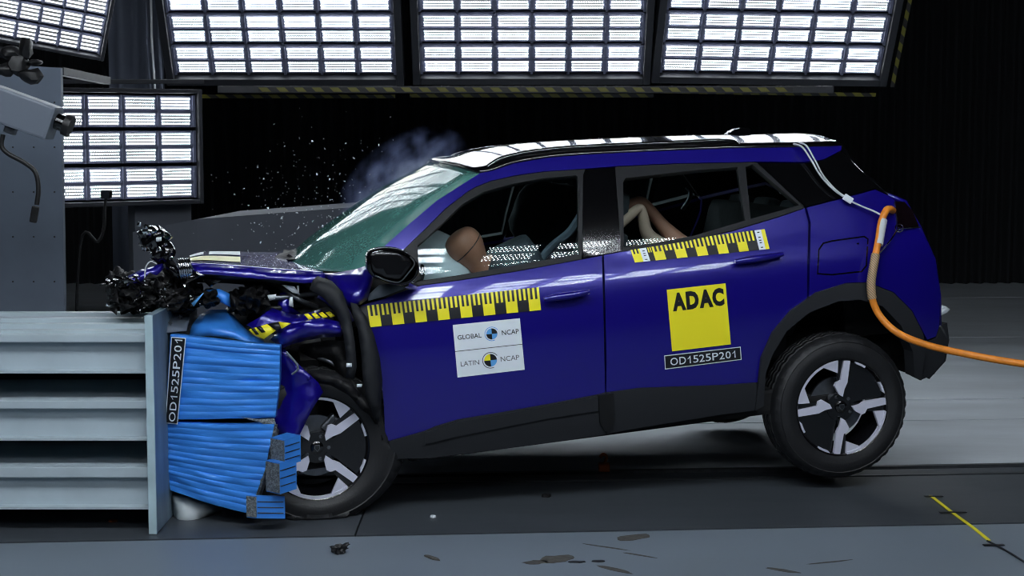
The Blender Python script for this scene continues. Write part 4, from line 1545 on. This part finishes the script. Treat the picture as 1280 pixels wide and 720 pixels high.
q = [(449, 383), (673.4, 359), (676.3, 387.5), (453, 410)]
us = []
P = 28.55 / 224
for k in range(8):
    us.append((1 - k * P - P * .505, 1 - k * P, 'y'))
    if 1 - (k + 1) * P > 0:
        us.append((1 - (k + 1) * P, 1 - k * P - P * .505, 'b'))
ruler(q, us, 'yellow and black tape ruler along the front door')
q = [(786.7, 307.8), (955.8, 286.3), (961.9, 311.1), (793.6, 328.2)]
xs = [92, 165, 222, 268, 358, 447, 537, 622, 712, 800, 885, 972, 1053, 1140, 1195, 1226]
ks = 'ywbybybybybybwy'
ruler(q, [((xs[i] - 92) / 1134, (xs[i + 1] - 92) / 1134, ks[i]) for i in range(15)], 'yellow and black tape ruler on the rear door with white end labels')

# ------------------------------------------------------------------ barrier: steel frame, plate, blue honeycomb block
YB = 6.95
bar = empty('barrier_frame', 'pale grey steel barrier frame of stacked beams and an upright end plate', 'barrier', (-2.5, 7.4, 0))
BI = Vector((-2.5, 7.4, 0))


def wobj(name, bm, m, root, smooth=None, label=None):
    """a part given in world coordinates"""
    bmesh.ops.translate(bm, vec=-Vector(root.location), verts=bm.verts)
    return obj(name, bm, m, root, smooth, label)


def zpx(y, Y):
    return at(640, y, Y).z


XP = at(180.5, 400, 6.9).x
bm = bmesh.new(); box(bm, (XP + .0165, 7.4, .462), (.033, .98, .92), bev=.003)
pl = wobj('end_plate', bm, M['plate'], bar)
bm = bmesh.new(); box(bm, (XP + .0165, 6.905, .462), (.0335, .012, .921), bev=.002)
o = wobj('plate_edge', bm, M['plate_edge'], bar)
X0 = -3.9
for (t, f, b) in ((418, 428, 467), (501, 511, 551), (584, 597, 637)):
    zt = zpx(t, YB); zf = zpx(f, YB); zb = zpx(b, YB)
    bm = bmesh.new()
    xm = (X0 + XP) / 2; L = XP - X0
    box(bm, (xm, YB + .30, (zt + zf) / 2), (L, .60, zt - zf), bev=.004)            # top flange
    box(bm, (xm, YB + .055, (zf + zb) / 2), (L, .02, zf - zb + .01))               # web
    box(bm, (xm, YB + .03, zb + .006), (L, .06, .012), bev=.002)                   # lip
    box(bm, (xm, YB + .55, (zf + zb) / 2), (L, .02, zf - zb + .01))
    wobj('beam', bm, M['beam'], bar)
for py, Y, h in ((412, 7.02, .030), (404, 7.18, .03), (397, 7.36, .03), (390, 7.62, .035)):
    p = at(0, py, Y)
    bm = bmesh.new(); box(bm, ((X0 + XP) / 2, Y, p.z - h / 2), (XP - X0, .07, h), bev=.003)
    wobj('top_rail', bm, M['beam'], bar)
for x in (at(162, 402, 7.2).x, -2.6, -3.4):
    bm = bmesh.new(); box(bm, (x, 7.32, zpx(404, 7.18) - .045), (.05, .66, .03), bev=.003)
    wobj('cross_bar', bm, M['beam'], bar)
for x in (-1.9, -3.0):
    bm = bmesh.new()
    box(bm, (x, YB + .70, .42), (.08, .1, .84), bev=.004)
    box(bm, (x, YB + .70, .01), (.2, .2, .02))
    wobj('post', bm, M['frame'], bar)
bm = bmesh.new()
box(bm, ((X0 + XP) / 2, YB + .62, .42), (XP - X0, .02, .84))
wobj('gap_dark_sheet', bm, M['frame'], bar)  # black sheet added behind the beams to stand for the darkness in their gaps

# the crushed honeycomb: folded blue sheet, each fold its own strip
hb = empty('honeycomb_barrier', 'bright blue honeycomb barrier block, crushed and folded, on the end plate', 'barrier', tuple(at(270, 640, 7.2)))


def lerp2(L, t):
    n = len(L) - 1
    i = min(n - 1, int(t * n)); f = t * n - i
    return (L[i][0] + (L[i + 1][0] - L[i][0]) * f, L[i][1] + (L[i + 1][1] - L[i][1]) * f)


def folds(L, R, ts, YL, YR_, seed, sag):
    for i in range(len(ts) - 1):
        t0, t1 = ts[i], ts[i + 1]
        bm = bmesh.new()
        NX, NT = 14, 4
        g = []
        bk = []
        for a in range(NX + 1):
            u = a / NX
            col = []
            for b in range(NT + 1):
                v = b / NT
                t = t0 + (t1 - t0) * v
                wv = .010 * noise.noise(Vector((u * 2.6, t * 6 + seed, 1)))
                t2 = t + wv * (1 if True else 0)
                pL = lerp2(L, max(0, min(1, t2))); pR = lerp2(R, max(0, min(1, t2)))
                px = pL[0] + (pR[0] - pL[0]) * u; py = pL[1] + (pR[1] - pL[1]) * u + sag * math.sin(PI * u)
                Y = YL + (YR_ - YL) * u - .007 * math.sin(PI * v) ** .5 * (.6 + .8 * noise.noise(Vector((u * 3, i + seed, 2)))) + .012 * noise.noise(Vector((u * 4, t * 9, seed)))
                col.append(bm.verts.new(at(px, py, Y)))
            g.append(col)
            p0 = at(*(lambda q: q)((px, py)), YL + .05)
            bk.append([bm.verts.new(col[0].co + Vector((0, .05, 0))), bm.verts.new(col[-1].co + Vector((0, .05, 0)))])
        for a in range(NX):
            for b in range(NT):
                bm.faces.new((g[a][b], g[a][b + 1], g[a + 1][b + 1], g[a + 1][b]))
            bm.faces.new((g[a][0], g[a + 1][0], bk[a + 1][0], bk[a][0]))
            bm.faces.new((g[a][-1], bk[a][1], bk[a + 1][1], g[a + 1][-1]))
        for a in (0, NX):
            bm.faces.new(g[a] + [bk[a][1], bk[a][0]])
        bmesh.ops.recalc_face_normals(bm, faces=bm.faces)
        wobj('fold', bm, M['foam'], hb, 50)


UL = [(213, 418), (210, 470), (206, 524)]
UR = [(350, 432), (349.5, 476), (344, 522)]
folds(UL, UR, [0, .07, .14, .235, .33, .415, .50, .575, .66, .75, .83, .905, 1], 7.17, 7.06, 1, 1)
LL = [(206, 527), (207, 570), (213, 613)]
LR = [(343, 530), (331, 588), (311, 642)]
folds(LL, LR, [0, .075, .16, .23, .31, .40, .47, .55, .62, .70, .77, .85, .92, 1], 7.17, 7.03, 5, 2)


def world_block(name, front, y1, m, root, d0=0, smooth=None):
    """a solid from a pixel outline with its own front depth at each corner, running straight back to y1"""
    bm = bmesh.new()
    a = [bm.verts.new(at(x, y, Y + d0)) for x, y, Y in front]
    b = [bm.verts.new((v.co.x, y1, v.co.z)) for v in a]
    bm.faces.new(a); bm.faces.new(b[::-1])
    for i in range(len(a)):
        bm.faces.new((a[i], b[i], b[(i + 1) % len(a)], a[(i + 1) % len(a)]))
    bmesh.ops.recalc_face_normals(bm, faces=bm.faces)
    return wobj(name, bm, m, root, smooth)


world_block('honeycomb_core', [(213, 420, 7.20), (348, 433, 7.10), (343, 522, 7.10), (207, 524, 7.20)], 7.85, M['comb'], hb, .01)
world_block('honeycomb_core', [(208, 529, 7.20), (345, 533, 7.08), (334, 590, 7.07), (314, 639, 7.06), (214, 612, 7.20)], 7.85, M['comb'], hb, .01)
sh = sheet('foil_edge', [(300, 521, 7.08), (322, 524, 7.06), (343, 523, 7.06), (345, 533, 7.05), (330, 530, 7.05)], M['comb'], hb, 'world', wob=.03)
sh.data.transform(Matrix.Translation(-Vector(hb.location)))
sh = sheet('foil_edge', [(343, 531, 7.05), (349, 538, 7.08), (338, 590, 7.08), (318, 643, 7.06), (312, 642, 7.03), (331, 588, 7.03)], M['comb'], hb, 'world', wob=.02)
sh.data.transform(Matrix.Translation(-Vector(hb.location)))
sh = sheet('top_sheet', [(236, 420, 7.26), (240, 406, 7.3), (250, 393, 7.4), (264, 387, 7.45), (283, 387, 7.45), (292, 394, 7.42), (302, 406, 7.38), (314, 418, 7.32), (332, 427, 7.25), (350, 433, 7.15), (320, 428, 7.18), (290, 423, 7.2), (262, 420, 7.22)], M['foam2'], hb, 'world', bulge=.05)
sh.data.transform(Matrix.Translation(-Vector(hb.location)))
sh = sheet('top_sheet', [(258, 362, 7.32), (274, 361, 7.3), (287, 367, 7.3), (288, 384, 7.28), (276, 378, 7.28), (262, 374, 7.3)], M['foam2'], hb, 'world', bulge=.04)
sh.data.transform(Matrix.Translation(-Vector(hb.location)))
sh = sheet('side_flange', [(205, 398, 7.22), (224, 384, 7.42), (240, 373, 7.6), (236, 400, 7.3), (233, 413, 7.22), (208, 416, 7.18)], M['slab'], hb, 'world')
sh.data.transform(Matrix.Translation(-Vector(hb.location)))
for (x, y, Y) in ((213, 403, 7.24), (225, 396, 7.34)):
    bm = bmesh.new()
    p = at(x, y, Y - .03)
    box(bm, p, (.004, .01, .022)); box(bm, p, (.02, .01, .004))
    wobj('rivet', bm, M['steel'], hb)
# bumper element: three blocks with bare honeycomb ends
for (x, y0, y1, Y, w, d, ang) in ((356, 550, 583, 6.92, .088, .082, 42), (350, 579, 618, 6.90, .088, .085, 42), (321, 620, 648, 6.93, .05, .12, 24)):
    top = at(x, y0, Y); bot = at(x, y1, Y)
    R = Matrix.Rotation(math.radians(-90 + ang - 0), 3, 'Z')
    h = top.z - bot.z
    a = math.radians(ang)
    dl = Vector((-math.cos(a), math.sin(a), 0))      # along the grey face, leftwards and back
    dr = Vector((math.sin(a) if ang > 30 else .95, math.cos(a) * .8 if ang > 30 else .3, .12 if ang > 30 else -.08)).normalized()
    bm = bmesh.new()
    cs = [bot, bot + dl * w, bot + dl * w + dr * d, bot + dr * d]
    lo = [bm.verts.new(c) for c in cs]
    hi = [bm.verts.new(c + Vector((0, 0, h))) for c in cs]
    bm.faces.new(lo[::-1]); bm.faces.new(hi)
    for k in range(4):
        bm.faces.new((lo[k], lo[(k + 1) % 4], hi[(k + 1) % 4], hi[k]))
    bmesh.ops.recalc_face_normals(bm, faces=bm.faces)
    fold = wobj('bumper_block', bm, M['foam2'], hb)
    nrm = Vector((-dl.y, dl.x, 0)); nrm = nrm if nrm.y < 0 else -nrm
    bm = bmesh.new()
    f = [bm.verts.new(c + nrm * .002) for c in (bot + Vector((0, 0, .004)), bot + dl * w + Vector((0, 0, .004)), bot + dl * w + Vector((0, 0, h - .004)), bot + Vector((0, 0, h - .004)))]
    g2 = [bm.verts.new(v.co - nrm * .004) for v in f]
    bm.faces.new(f); bm.faces.new(g2[::-1])
    for k in range(4):
        bm.faces.new((f[k], g2[k], g2[(k + 1) % 4], f[(k + 1) % 4]))
    bmesh.ops.recalc_face_normals(bm, faces=bm.faces)
    bmesh.ops.translate(bm, vec=-Vector(hb.location), verts=bm.verts)
    obj('honeycomb_face', bm, M['comb'], fold)
    bm = bmesh.new()
    for k in range(1, 4):
        z = h * k / 4
        p0 = bot + Vector((0, 0, z)) + dr * .004; p1 = p0 + dr * (d - .01)
        tube(bm, [p0 - Vector((0, .0015, 0)), p1 - Vector((0, .0015, 0))], .0022, 5, 1, False)
    bmesh.ops.translate(bm, vec=-Vector(hb.location), verts=bm.verts)
    obj('crease', bm, M['ink'], fold)
# number label up the left side of the block
q = [(214, 421), (232.5, 422.5), (222, 530.5), (206.5, 529)]


def on_block(px, py, off):
    u = (px - 210) / 140
    return at(px, py, 7.145 - .11 * u - off) - Vector(hb.location)


lb = deco('number_label', q, ONE, M['white'], 0, hb, on_block, 1, 6, 'black upright number label with a white rim')
deco('number_field', q, [rect(.06, .01, .94, .99)], M['ink'], .003, lb, on_block, 1, 6)
lettering(q, 'OD1525P201', (.26, .025, .78, .975), M['white'], .006, lb, on_block, 0, True)
# pale sheet hanging below
sh = sheet('plastic_sheet', [(214, 617, 7.24), (226, 617, 7.26), (250, 622, 7.26), (266, 631, 7.28), (278, 637, 7.28), (266, 643, 7.26), (256, 652, 7.24), (244, 659, 7.22), (230, 662, 7.22), (220, 656, 7.22), (216, 640, 7.23)], M['cloth'], None, 'world', bulge=.08, thick=.003)
tag(sh, 'crumpled pale plastic sheet hanging below the blue barrier block', 'sheet')

# ------------------------------------------------------------------ crash dummies


def ray_car(px, py, yl):
    return car_ray(px, py, yl)


drv = empty('crash_dummy', 'adult crash dummy with a smooth brown head bent into the white airbag', 'crash dummy')
drv.matrix_world = car.matrix_world
hc = car_ray(581, 307, -.46)
nk = car_ray(603, 337, -.46)
HD = (hc - nk).normalized()
J = {'pelvis': ((-1.27, -.38, .66), (.14, .17)), 'waist': ((-1.30, -.38, .80), (.11, .15)), 'chest': ((-1.40, -.39, .97), (.12, .17)), 'collar': ((nk.x + .02, -.40, nk.z - .06), (.075, .09)),
     'neck': (tuple(nk), .050), 'jaw': (tuple(nk + HD * .055), .062), 'head': (tuple(nk + HD * .115), .094), 'brow': (tuple(nk + HD * .165), .097), 'crown': (tuple(nk + HD * .222), .070),
     'sl': ((-1.45, -.58, .98), .058), 'el': ((-1.53, -.62, .78), .044), 'wl': ((-1.70, -.55, .86), .03), 'hl': ((-1.77, -.53, .89), .035),
     'sr': ((-1.45, -.20, .98), .058), 'er': ((-1.53, -.15, .78), .044), 'wr': ((-1.70, -.22, .86), .03), 'hr': ((-1.77, -.24, .89), .035),
     'kl': ((-1.72, -.50, .68), .065), 'fl': ((-1.98, -.48, .40), .045), 'kr': ((-1.72, -.26, .68), .065), 'fr': ((-1.98, -.28, .40), .045)}
B = [('pelvis', 'waist'), ('waist', 'chest'), ('chest', 'collar'), ('collar', 'neck'), ('neck', 'jaw'), ('jaw', 'head'), ('head', 'brow'), ('brow', 'crown'), ('collar', 'sl'), ('sl', 'el'), ('el', 'wl'), ('wl', 'hl'), ('collar', 'sr'), ('sr', 'er'), ('er', 'wr'), ('wr', 'hr'), ('pelvis', 'kl'), ('kl', 'fl'), ('pelvis', 'kr'), ('kr', 'fr')]
body = skin_body('body', J, B, M['skin_brown'], drv)
Jc = {k: (v[0], (v[1][0] + .014, v[1][1] + .014) if isinstance(v[1], tuple) else v[1] + .012) for k, v in J.items() if k in ('pelvis', 'waist', 'chest', 'collar', 'sl', 'el', 'sr', 'er')}
skin_body('shirt', Jc, [b for b in B if b[0] in Jc and b[1] in Jc], M['shirt'], drv)
# seam round the skull cap
ax = (HD + Vector((-.5, 0, .2))).normalized()
u = ax.orthogonal().normalized(); w = ax.cross(u)
cen = nk + HD * .125
dg = bpy.context.evaluated_depsgraph_get()
pts = []
from mathutils.bvhtree import BVHTree
bvh = BVHTree.FromPolygons([v.co.copy() for v in body.data.vertices], [tuple(p.vertices) for p in body.data.polygons])
for k in range(41):
    d = u * math.cos(2 * PI * k / 40) + w * math.sin(2 * PI * k / 40)
    h = bvh.ray_cast(cen + d * .4, -d)
    if h[0] is not None:
        pts.append(h[0])
tubeo('head_seam', pts, .0022, M['ink'], drv, 5)
car_seam = None

kid = empty('child_dummy', 'child crash dummy with two bent legs thrown up behind the rear door glass', 'crash dummy')
kid.matrix_world = car.matrix_world
kn1 = car_ray(801, 257, -.46); ft1 = car_ray(768, 286, -.50); th1 = car_ray(808, 294, -.44)
kn2 = car_ray(801, 249, -.28); ft2 = car_ray(766, 268, -.30); th2 = car_ray(828, 282, -.30)
J = {'pelvis': ((-.36, -.37, .72), (.10, .12)), 'belly': ((-.30, -.37, .80), (.09, .11)), 'chest': ((-.24, -.37, .88), (.08, .11)), 'neck': ((-.20, -.37, .95), .035), 'head': ((-.19, -.37, 1.01), .055), 'crown': ((-.18, -.37, 1.05), .04),
     'al': ((-.24, -.54, .88), .04), 'bl': ((-.36, -.56, .82), .033), 'cl': ((-.50, -.52, .84), .026), 'ar': ((-.24, -.20, .88), .04), 'br': ((-.36, -.18, .82), .033), 'cr': ((-.50, -.22, .84), .026),
     'tl': (tuple(th1), .034), 'kl': (tuple(kn1), .026), 'fl': (tuple(ft1), .028), 'fl2': (tuple(ft1 + Vector((-.07, 0, .03))), .022),
     'tr': (tuple(th2), .034), 'kr': (tuple(kn2), .030), 'fr': (tuple(ft2), .030), 'fr2': (tuple(ft2 + Vector((-.07, 0, .03))), .022)}
B = [('pelvis', 'belly'), ('belly', 'chest'), ('chest', 'neck'), ('neck', 'head'), ('head', 'crown'), ('chest', 'al'), ('al', 'bl'), ('bl', 'cl'), ('chest', 'ar'), ('ar', 'br'), ('br', 'cr'), ('pelvis', 'tl'), ('tl', 'kl'), ('kl', 'fl'), ('fl', 'fl2'), ('pelvis', 'tr'), ('tr', 'kr'), ('kr', 'fr'), ('fr', 'fr2')]
kb = skin_body('body', J, B, M['skin_pale'], kid)
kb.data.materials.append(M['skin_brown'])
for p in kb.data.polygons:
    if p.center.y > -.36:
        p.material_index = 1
Jc = {k: (v[0], (v[1][0] + .012, v[1][1] + .012) if isinstance(v[1], tuple) else v[1] + .01) for k, v in J.items() if k in ('pelvis', 'belly', 'chest', 'al', 'ar')}
skin_body('shirt', Jc, [b for b in B if b[0] in Jc and b[1] in Jc], M['airbag'], kid)

# ------------------------------------------------------------------ tow hose and cord
def on_w(px, py, off):
    return ORG + RC @ on_side(px, py, off)


pts = [on_w(1116, 263, .0), on_w(1112, 261, .045), on_w(1107, 264, .06), on_w(1101, 280, .05), on_w(1098, 300, .045), on_w(1093, 325, .045), on_w(1089, 350, .05), on_w(1090, 372, .06), on_w(1100, 395, .08)] + [at(1122, 416, 7.62), at(1155, 430, 7.60), at(1200, 441, 7.58), at(1280, 455, 7.5), at(1420, 472, 7.4), at(1600, 490, 7.3)]
ho = tubeo('tow_hose', pts, .0165, M['orange'], None, 12, 8)
tag(ho, 'orange hose tied to the car tail and running off to the right', 'hose')
tubeo('braided_sleeve', [on_w(1094.5, 318, .045), on_w(1091.5, 335, .047), on_w(1089, 352, .05), on_w(1089.3, 366, .057), on_w(1090.5, 374, .062)], .0205, M['braid'], ho, 12, 6)
tubeo('silver_wrap', [on_w(1104, 275, .053), on_w(1101, 290, .049), on_w(1098.5, 306, .045)], .0195, M['cord'], ho, 12, 6)
tubeo('safety_wire', [on_w(1098, 318, .05), on_w(1112, 302, .04), on_w(1120, 290, .03), on_w(1126, 286, .02), on_w(1150, 284, .0)], .004, M['chrome'], ho, 6)
bm = bmesh.new()
rg = [on_w(1124 + 5 * math.cos(2 * PI * k / 16), 285 + 5 * math.sin(2 * PI * k / 16), .028) for k in range(17)]
tube(bm, rg, .003, 6, 1)
obj('ring', bm, M['chrome'], ho, 60)
c1 = [on_w(992, 180, .03), on_w(1003, 184, .06), on_w(1014, 200, .05), on_w(1026, 220, .04), on_w(1042, 237, .035), on_w(1058, 248, .03)]
cord = tubeo('tether_rope', c1 + [on_w(1075, 257, .03), on_w(1092, 264, .035), on_w(1102, 269, .05)], .0048, M['cord'], None, 6)
tag(cord, 'thin white rope looped from the roof spoiler to the hose at the tail', 'rope')
tubeo('second_strand', [p + Vector((.022, -.004, .008)) * (1 - .9 * i / 5) for i, p in enumerate(c1)], .0042, M['cord'], cord, 6)
p = on_w(1060, 248.5, .035)
bm = bmesh.new(); box(bm, p, (.045, .02, .03), Matrix.Rotation(math.radians(32), 3, 'Y'), .004)
obj('cord_clip', bm, M['white'], cord)

# ------------------------------------------------------------------ left edge: steel panel, camera, sensor, block
Yp = 8.5
a = at(-60, 385, Yp); b = at(77, 85, Yp)
sp = empty('steel_panel', 'tall grey steel panel with bolt holes at the left edge', 'panel', ((a.x + b.x) / 2 - .3, Yp, 0))
bm = bmesh.new()
v = [(-3.9, 0), (at(80, 385, Yp).x, 0), (b.x, b.z - .0), (-3.9, b.z + .1)]
prism(bm, v, Yp - .02, Yp + .02)
wobj('plate', bm, M['slab'], sp)
for i in range(3):
    for j in range(5):
        p = at(16 + i * 26, 128 + j * 56, Yp - .022)
        bm = bmesh.new()
        lathe(bm, [(0, -.002), (.004, -.002), (.005, .002)], 10)
        bmesh.ops.translate(bm, vec=p, verts=bm.verts)
        wobj('bolt_hole', bm, M['ink'], sp)
p0 = at(75, 89, Yp + .1); p1 = at(134, 101, Yp + .9)
bm = bmesh.new(); tube(bm, [p0, p1], .028, 4, 1, False)
wobj('top_arm', bm, M['frame'], sp)

YC = 7.6
cm = empty('film_camera', 'grey high-speed camera with a black lens on a clamp arm', 'camera', tuple(at(30, 140, YC)))
R = Matrix.Rotation(math.radians(20), 3, 'Y')
bm = bmesh.new()
box(bm, at(8, 133, YC), (.46, .15, .155), R, .012)
wobj('housing', bm, M['cambody'], cm)
bm = bmesh.new()
box(bm, at(54, 150, YC), (.025, .13, .125), R, .006)
wobj('front_plate', bm, M['black'], cm)
bm = bmesh.new()
a = at(55, 145, YC); d = (at(80, 155, YC) - a).normalized()
tube(bm, [a, a + d * .075], .032, 14, 1, False)
tube(bm, [a + d * .06, a + d * .11], .038, 14, 1, False)
wobj('lens', bm, M['gloss'], cm, 40)
bm = bmesh.new(); tube(bm, [a + d * .10, a + d * .13], .05, 14, 1, False)
wobj('lens_ring', bm, M['black'], cm, 40)
for k, (x, y, rx, rz) in enumerate(((33, 60, .03, .05), (22, 80, .05, .06), (38, 95, .055, .035), (14, 66, .05, .03), (44, 78, .03, .015), (8, 88, .05, .03))):
    bm = bmesh.new(); blob(bm, at(x, y, YC), (rx, .05, rz), 90 + k, .35, 2)
    wobj('clamp', bm, M['black'], cm, 40)
bm = bmesh.new(); tube(bm, [at(22, 70, YC), at(-20, 60, YC), at(-20, 60, YC) + Vector((-1.4, 0, .1))], .025, 8, 1, False)
wobj('mount_arm', bm, M['black'], cm, 40)
bm = bmesh.new(); tube(bm, [at(4, 168, YC), at(2, 182, YC), at(10, 192, YC), at(30, 203, YC), at(44, 215, YC), at(48, 235, YC), at(46, 256, YC)], .011, 8, 6)
wobj('cable', bm, M['black'], cm, 60)
bm = bmesh.new(); box(bm, at(43, 268, YC), (.03, .03, .075), Matrix.Rotation(.2, 3, 'Y'), .006)
wobj('cable_plug', bm, M['rag'], cm)
bm = bmesh.new(); box(bm, at(13, 163, YC), (.05, .05, .03), R, .006)
wobj('bracket', bm, M['steel'], cm)

Ys = 9.4
p = at(133, 243, Ys)
sn = empty('sensor_box', 'small black sensor box on a thin bent stalk below the side lamp rig', 'sensor', (p.x, p.y, 0))
bm = bmesh.new(); box(bm, p, (.055, .05, .05), bev=.006); wobj('sensor', bm, M['gloss'], sn)
bm = bmesh.new(); tube(bm, [p, at(131, 262, Ys), at(130, 285, Ys), at(122, 302, Ys), at(100, 308, Ys), Vector((at(86, 306, Ys).x, Ys, 0))], .009, 8, 6)
wobj('stalk', bm, M['rag'], sn, 60)

A = at(166, 290, 9.6); Bq = at(246, 274, 10.0); Cq = at(480, 256, 11.6)
bm = bmesh.new()
pl_ = [A, Bq, Cq]
lo = [bm.verts.new((q.x, q.y, 0)) for q in pl_] + [bm.verts.new((q.x + .1, q.y + 1.0, 0)) for q in pl_[::-1]]
hi = [bm.verts.new(q) for q in pl_] + [bm.verts.new((q.x + .1, q.y + 1.0, q.z)) for q in pl_[::-1]]
bm.faces.new(lo[::-1]); bm.faces.new(hi)
for k in range(6):
    bm.faces.new((lo[k], lo[(k + 1) % 6], hi[(k + 1) % 6], hi[k]))
o = obj('concrete_block', bm, M['block'])
tag(o, 'low dark grey block wall behind the crushed bonnet', 'block')
for k, (x, y0) in enumerate(((188, 0), (194, 0), (203, 0))):
    t = tubeo('cable', [at(x, 112 + 4 * k, 12.3), at(x - 4, 50, 12.35), at(x - 6, -40, 12.4), at(x - 6, -40, 12.4) + Vector((0, 0, 6.0))], .009, M['cord'] if k == 1 else M['curtain_grey'], None, 6)
    tag(t, ('leftmost thin grey', 'pale middle', 'rightmost thin grey')[k] + ' cable of three hanging beside the upper left of the lamp rigs', 'cable')

# ------------------------------------------------------------------ smoke, dust and litter
bm = bmesh.new()
bmesh.ops.create_icosphere(bm, subdivisions=3, radius=1)
sm = obj('smoke_cloud', bm, M['smoke'])
sm.location = at(503, 232, 8.45)
sm.scale = (.40, .30, .24)
sm.rotation_euler = (0, math.radians(-38), 0)
tag(sm, 'faint bluish airbag smoke drifting over the windscreen', 'smoke')
sm['kind'] = 'stuff'
bm = bmesh.new()
rnd = random.Random(11)
for k in range(420):
    x = rnd.gauss(400, 62); y = rnd.gauss(262, 48)
    if y > 318 or x > 470 + (y < 220) * 30:
        continue
    p = at(x, y, 7.9 + rnd.random() * .9)
    s = .0034 + .006 * rnd.random() ** 4
    vs = [bm.verts.new(p + Vector((rnd.uniform(-s, s), rnd.uniform(-s, s), rnd.uniform(-s, s)))) for _ in range(4)]
    for f in ((0, 1, 2), (0, 2, 3), (0, 3, 1), (1, 3, 2)):
        bm.faces.new([vs[i] for i in f])
o = obj('flying_glass', bm, M['white'])
tag(o, 'tiny glass splinters flying in front of the dark wall above the bonnet', 'splinters')
o['kind'] = 'stuff'


def litter(name, label, cat, px, py, rx, rz, ang, m, h=.004, grp=None, jag=.35, z=0.):
    c = on_floor(px, py)
    bm = bmesh.new()
    n = 16
    ring = []
    for k in range(n):
        a = 2 * PI * k / n
        r = 1 + jag * noise.noise(Vector((math.cos(a) * 1.5 + px, math.sin(a) * 1.5, py)))
        x = rx * r * math.cos(a); y = rz * r * math.sin(a)
        ring.append((x * math.cos(ang) - y * math.sin(ang), x * math.sin(ang) + y * math.cos(ang)))
    lo = [bm.verts.new((x, y, 0)) for x, y in ring]
    hi = [bm.verts.new((x * .9, y * .9, h)) for x, y in ring]
    bm.faces.new(lo[::-1]); bm.faces.new(hi)
    for k in range(n):
        bm.faces.new((lo[k], lo[(k + 1) % n], hi[(k + 1) % n], hi[k]))
    o = obj(name, bm, m)
    o.location = (c.x, c.y, z + .0005)
    return tag(o, label, cat, grp)


bm = bmesh.new()
blob(bm, (0, 0, .018), (.030, .022, .018), 5, .9, 3, None, 2.4)
blob(bm, (.022, .01, .030), (.020, .012, .008), 8, .9, 2, Matrix.Rotation(-.5, 3, 'Y'), 2.4)
o = obj('plastic_scrap', bm, M['black'], None, 30)
o.location = on_floor(424, 692)
tag(o, 'torn black plastic scrap on the pale floor strip below the front wheel', 'scrap')
litter('leaf_scrap', 'thin curved brown scrap on the pale floor strip near the middle', 'scrap', 540, 698, .05, .012, -.9, M['mud'], .006)
FG2 = 'muddy marks on the front floor strip'
for k, (x, y, rx, rz, a, lb) in enumerate(((696, 699, .055, .075, -.9, 'larger muddy shoe mark on the front floor strip, the left one of the pair'), (791, 672, .05, .08, -1.0, 'muddy shoe mark nearest the track strip edge'), (670, 703, .05, .03, .3, 'small ragged mud patch left of the shoe marks'), (757, 684, .11, .008, -.55, 'thin long mud streak left of the centre shoe mark'), (798, 694, .09, .008, -.6, 'thin mud streak right of the shoe marks'), (768, 712, .09, .02, -.75, 'broad mud streak at the bottom edge below the shoe marks'), (978, 713, .07, .018, -.6, 'dark mud streak at the bottom edge right of the middle'), (1035, 703, .10, .008, .35, 'faint thin mud streak pointing to the yellow tape'))):
    litter('mud_mark', lb, 'mud', x, y, rx, rz, a, M['mud'], .001, FG2)
litter('grey_pad', 'small dark flat pad on the front floor strip, left of two', 'pad', 720, 703, .035, .012, .05, M['ink'], .004)
litter('grey_pad', 'small dark flat pad on the front floor strip, right of two', 'pad', 748, 702, .03, .012, .05, M['ink'], .004)
litter('black_pebble', 'round dark pebble on the track strip right of the front wheel', 'scrap', 683, 621, .02, .02, 0, M['black'], .012)
litter('white_chip', 'small white chip on the track strip below the sill', 'scrap', 541, 647, .012, .01, 0, M['white'], .01)
litter('orange_chip', 'tiny orange chip on the floor under the barrier frame', 'scrap', 141, 652, .02, .012, 0, M['rubber_orange'], .008)
# orange hook under the car
h = on_floor(755, 589)
bm = bmesh.new()
box(bm, (0, 0, .02), (.055, .05, .04), bev=.006)
tube(bm, [(0, 0, .03), (.012, 0, .07), (-.004, 0, .085), (-.02, 0, .07)], .008, 8, 5)
o = obj('tow_hook', bm, M['rubber_orange'])
o.location = (h.x, h.y, .0)
tag(o, 'small rusty orange hook standing on the track rail under the car', 'hook')
# yellow tape line with black tape strips
pts = [on_floor(x, y) for x, y in ((1163, 620), (1190, 641), (1216, 660), (1236, 676))]
bm = bmesh.new()
ps = catmull(pts, 4)
va = []
for i, p in enumerate(ps):
    d = (ps[min(i + 1, len(ps) - 1)] - ps[max(i - 1, 0)]).normalized()
    nn = Vector((-d.y, d.x, 0)) * .008
    va.append([bm.verts.new(p + nn * s + Vector((0, 0, z))) for s, z in ((-1, .001), (1, .001), (1, .004), (-1, .004))])
for a, b in zip(va, va[1:]):
    for k in range(4):
        bm.faces.new((a[k], a[(k + 1) % 4], b[(k + 1) % 4], b[k]))
bm.faces.new(va[0]); bm.faces.new(va[-1][::-1])
bmesh.ops.recalc_face_normals(bm, faces=bm.faces)
yt = obj('measuring_tape', bm, M['yellow'])
tag(yt, 'thin yellow measuring tape taped down at the lower right of the floor', 'tape')
for (x, y, w) in ((1167, 621.5, .05), (1191, 641.5, .07), (1242, 682.5, .05)):
    c = on_floor(x, y)
    bm = bmesh.new(); box(bm, c + Vector((0, 0, .005)), (w * 1.7, .022, .002), Matrix.Rotation(.05, 3, 'Z'))
    obj('black_tape', bm, M['ink'], yt)
tubeo('wire', [on_floor(1234, 676, .006), on_floor(1250, 684, .006), on_floor(1280, 702, .006), on_floor(1330, 738, .006)], .004, M['ink'], yt, 5)
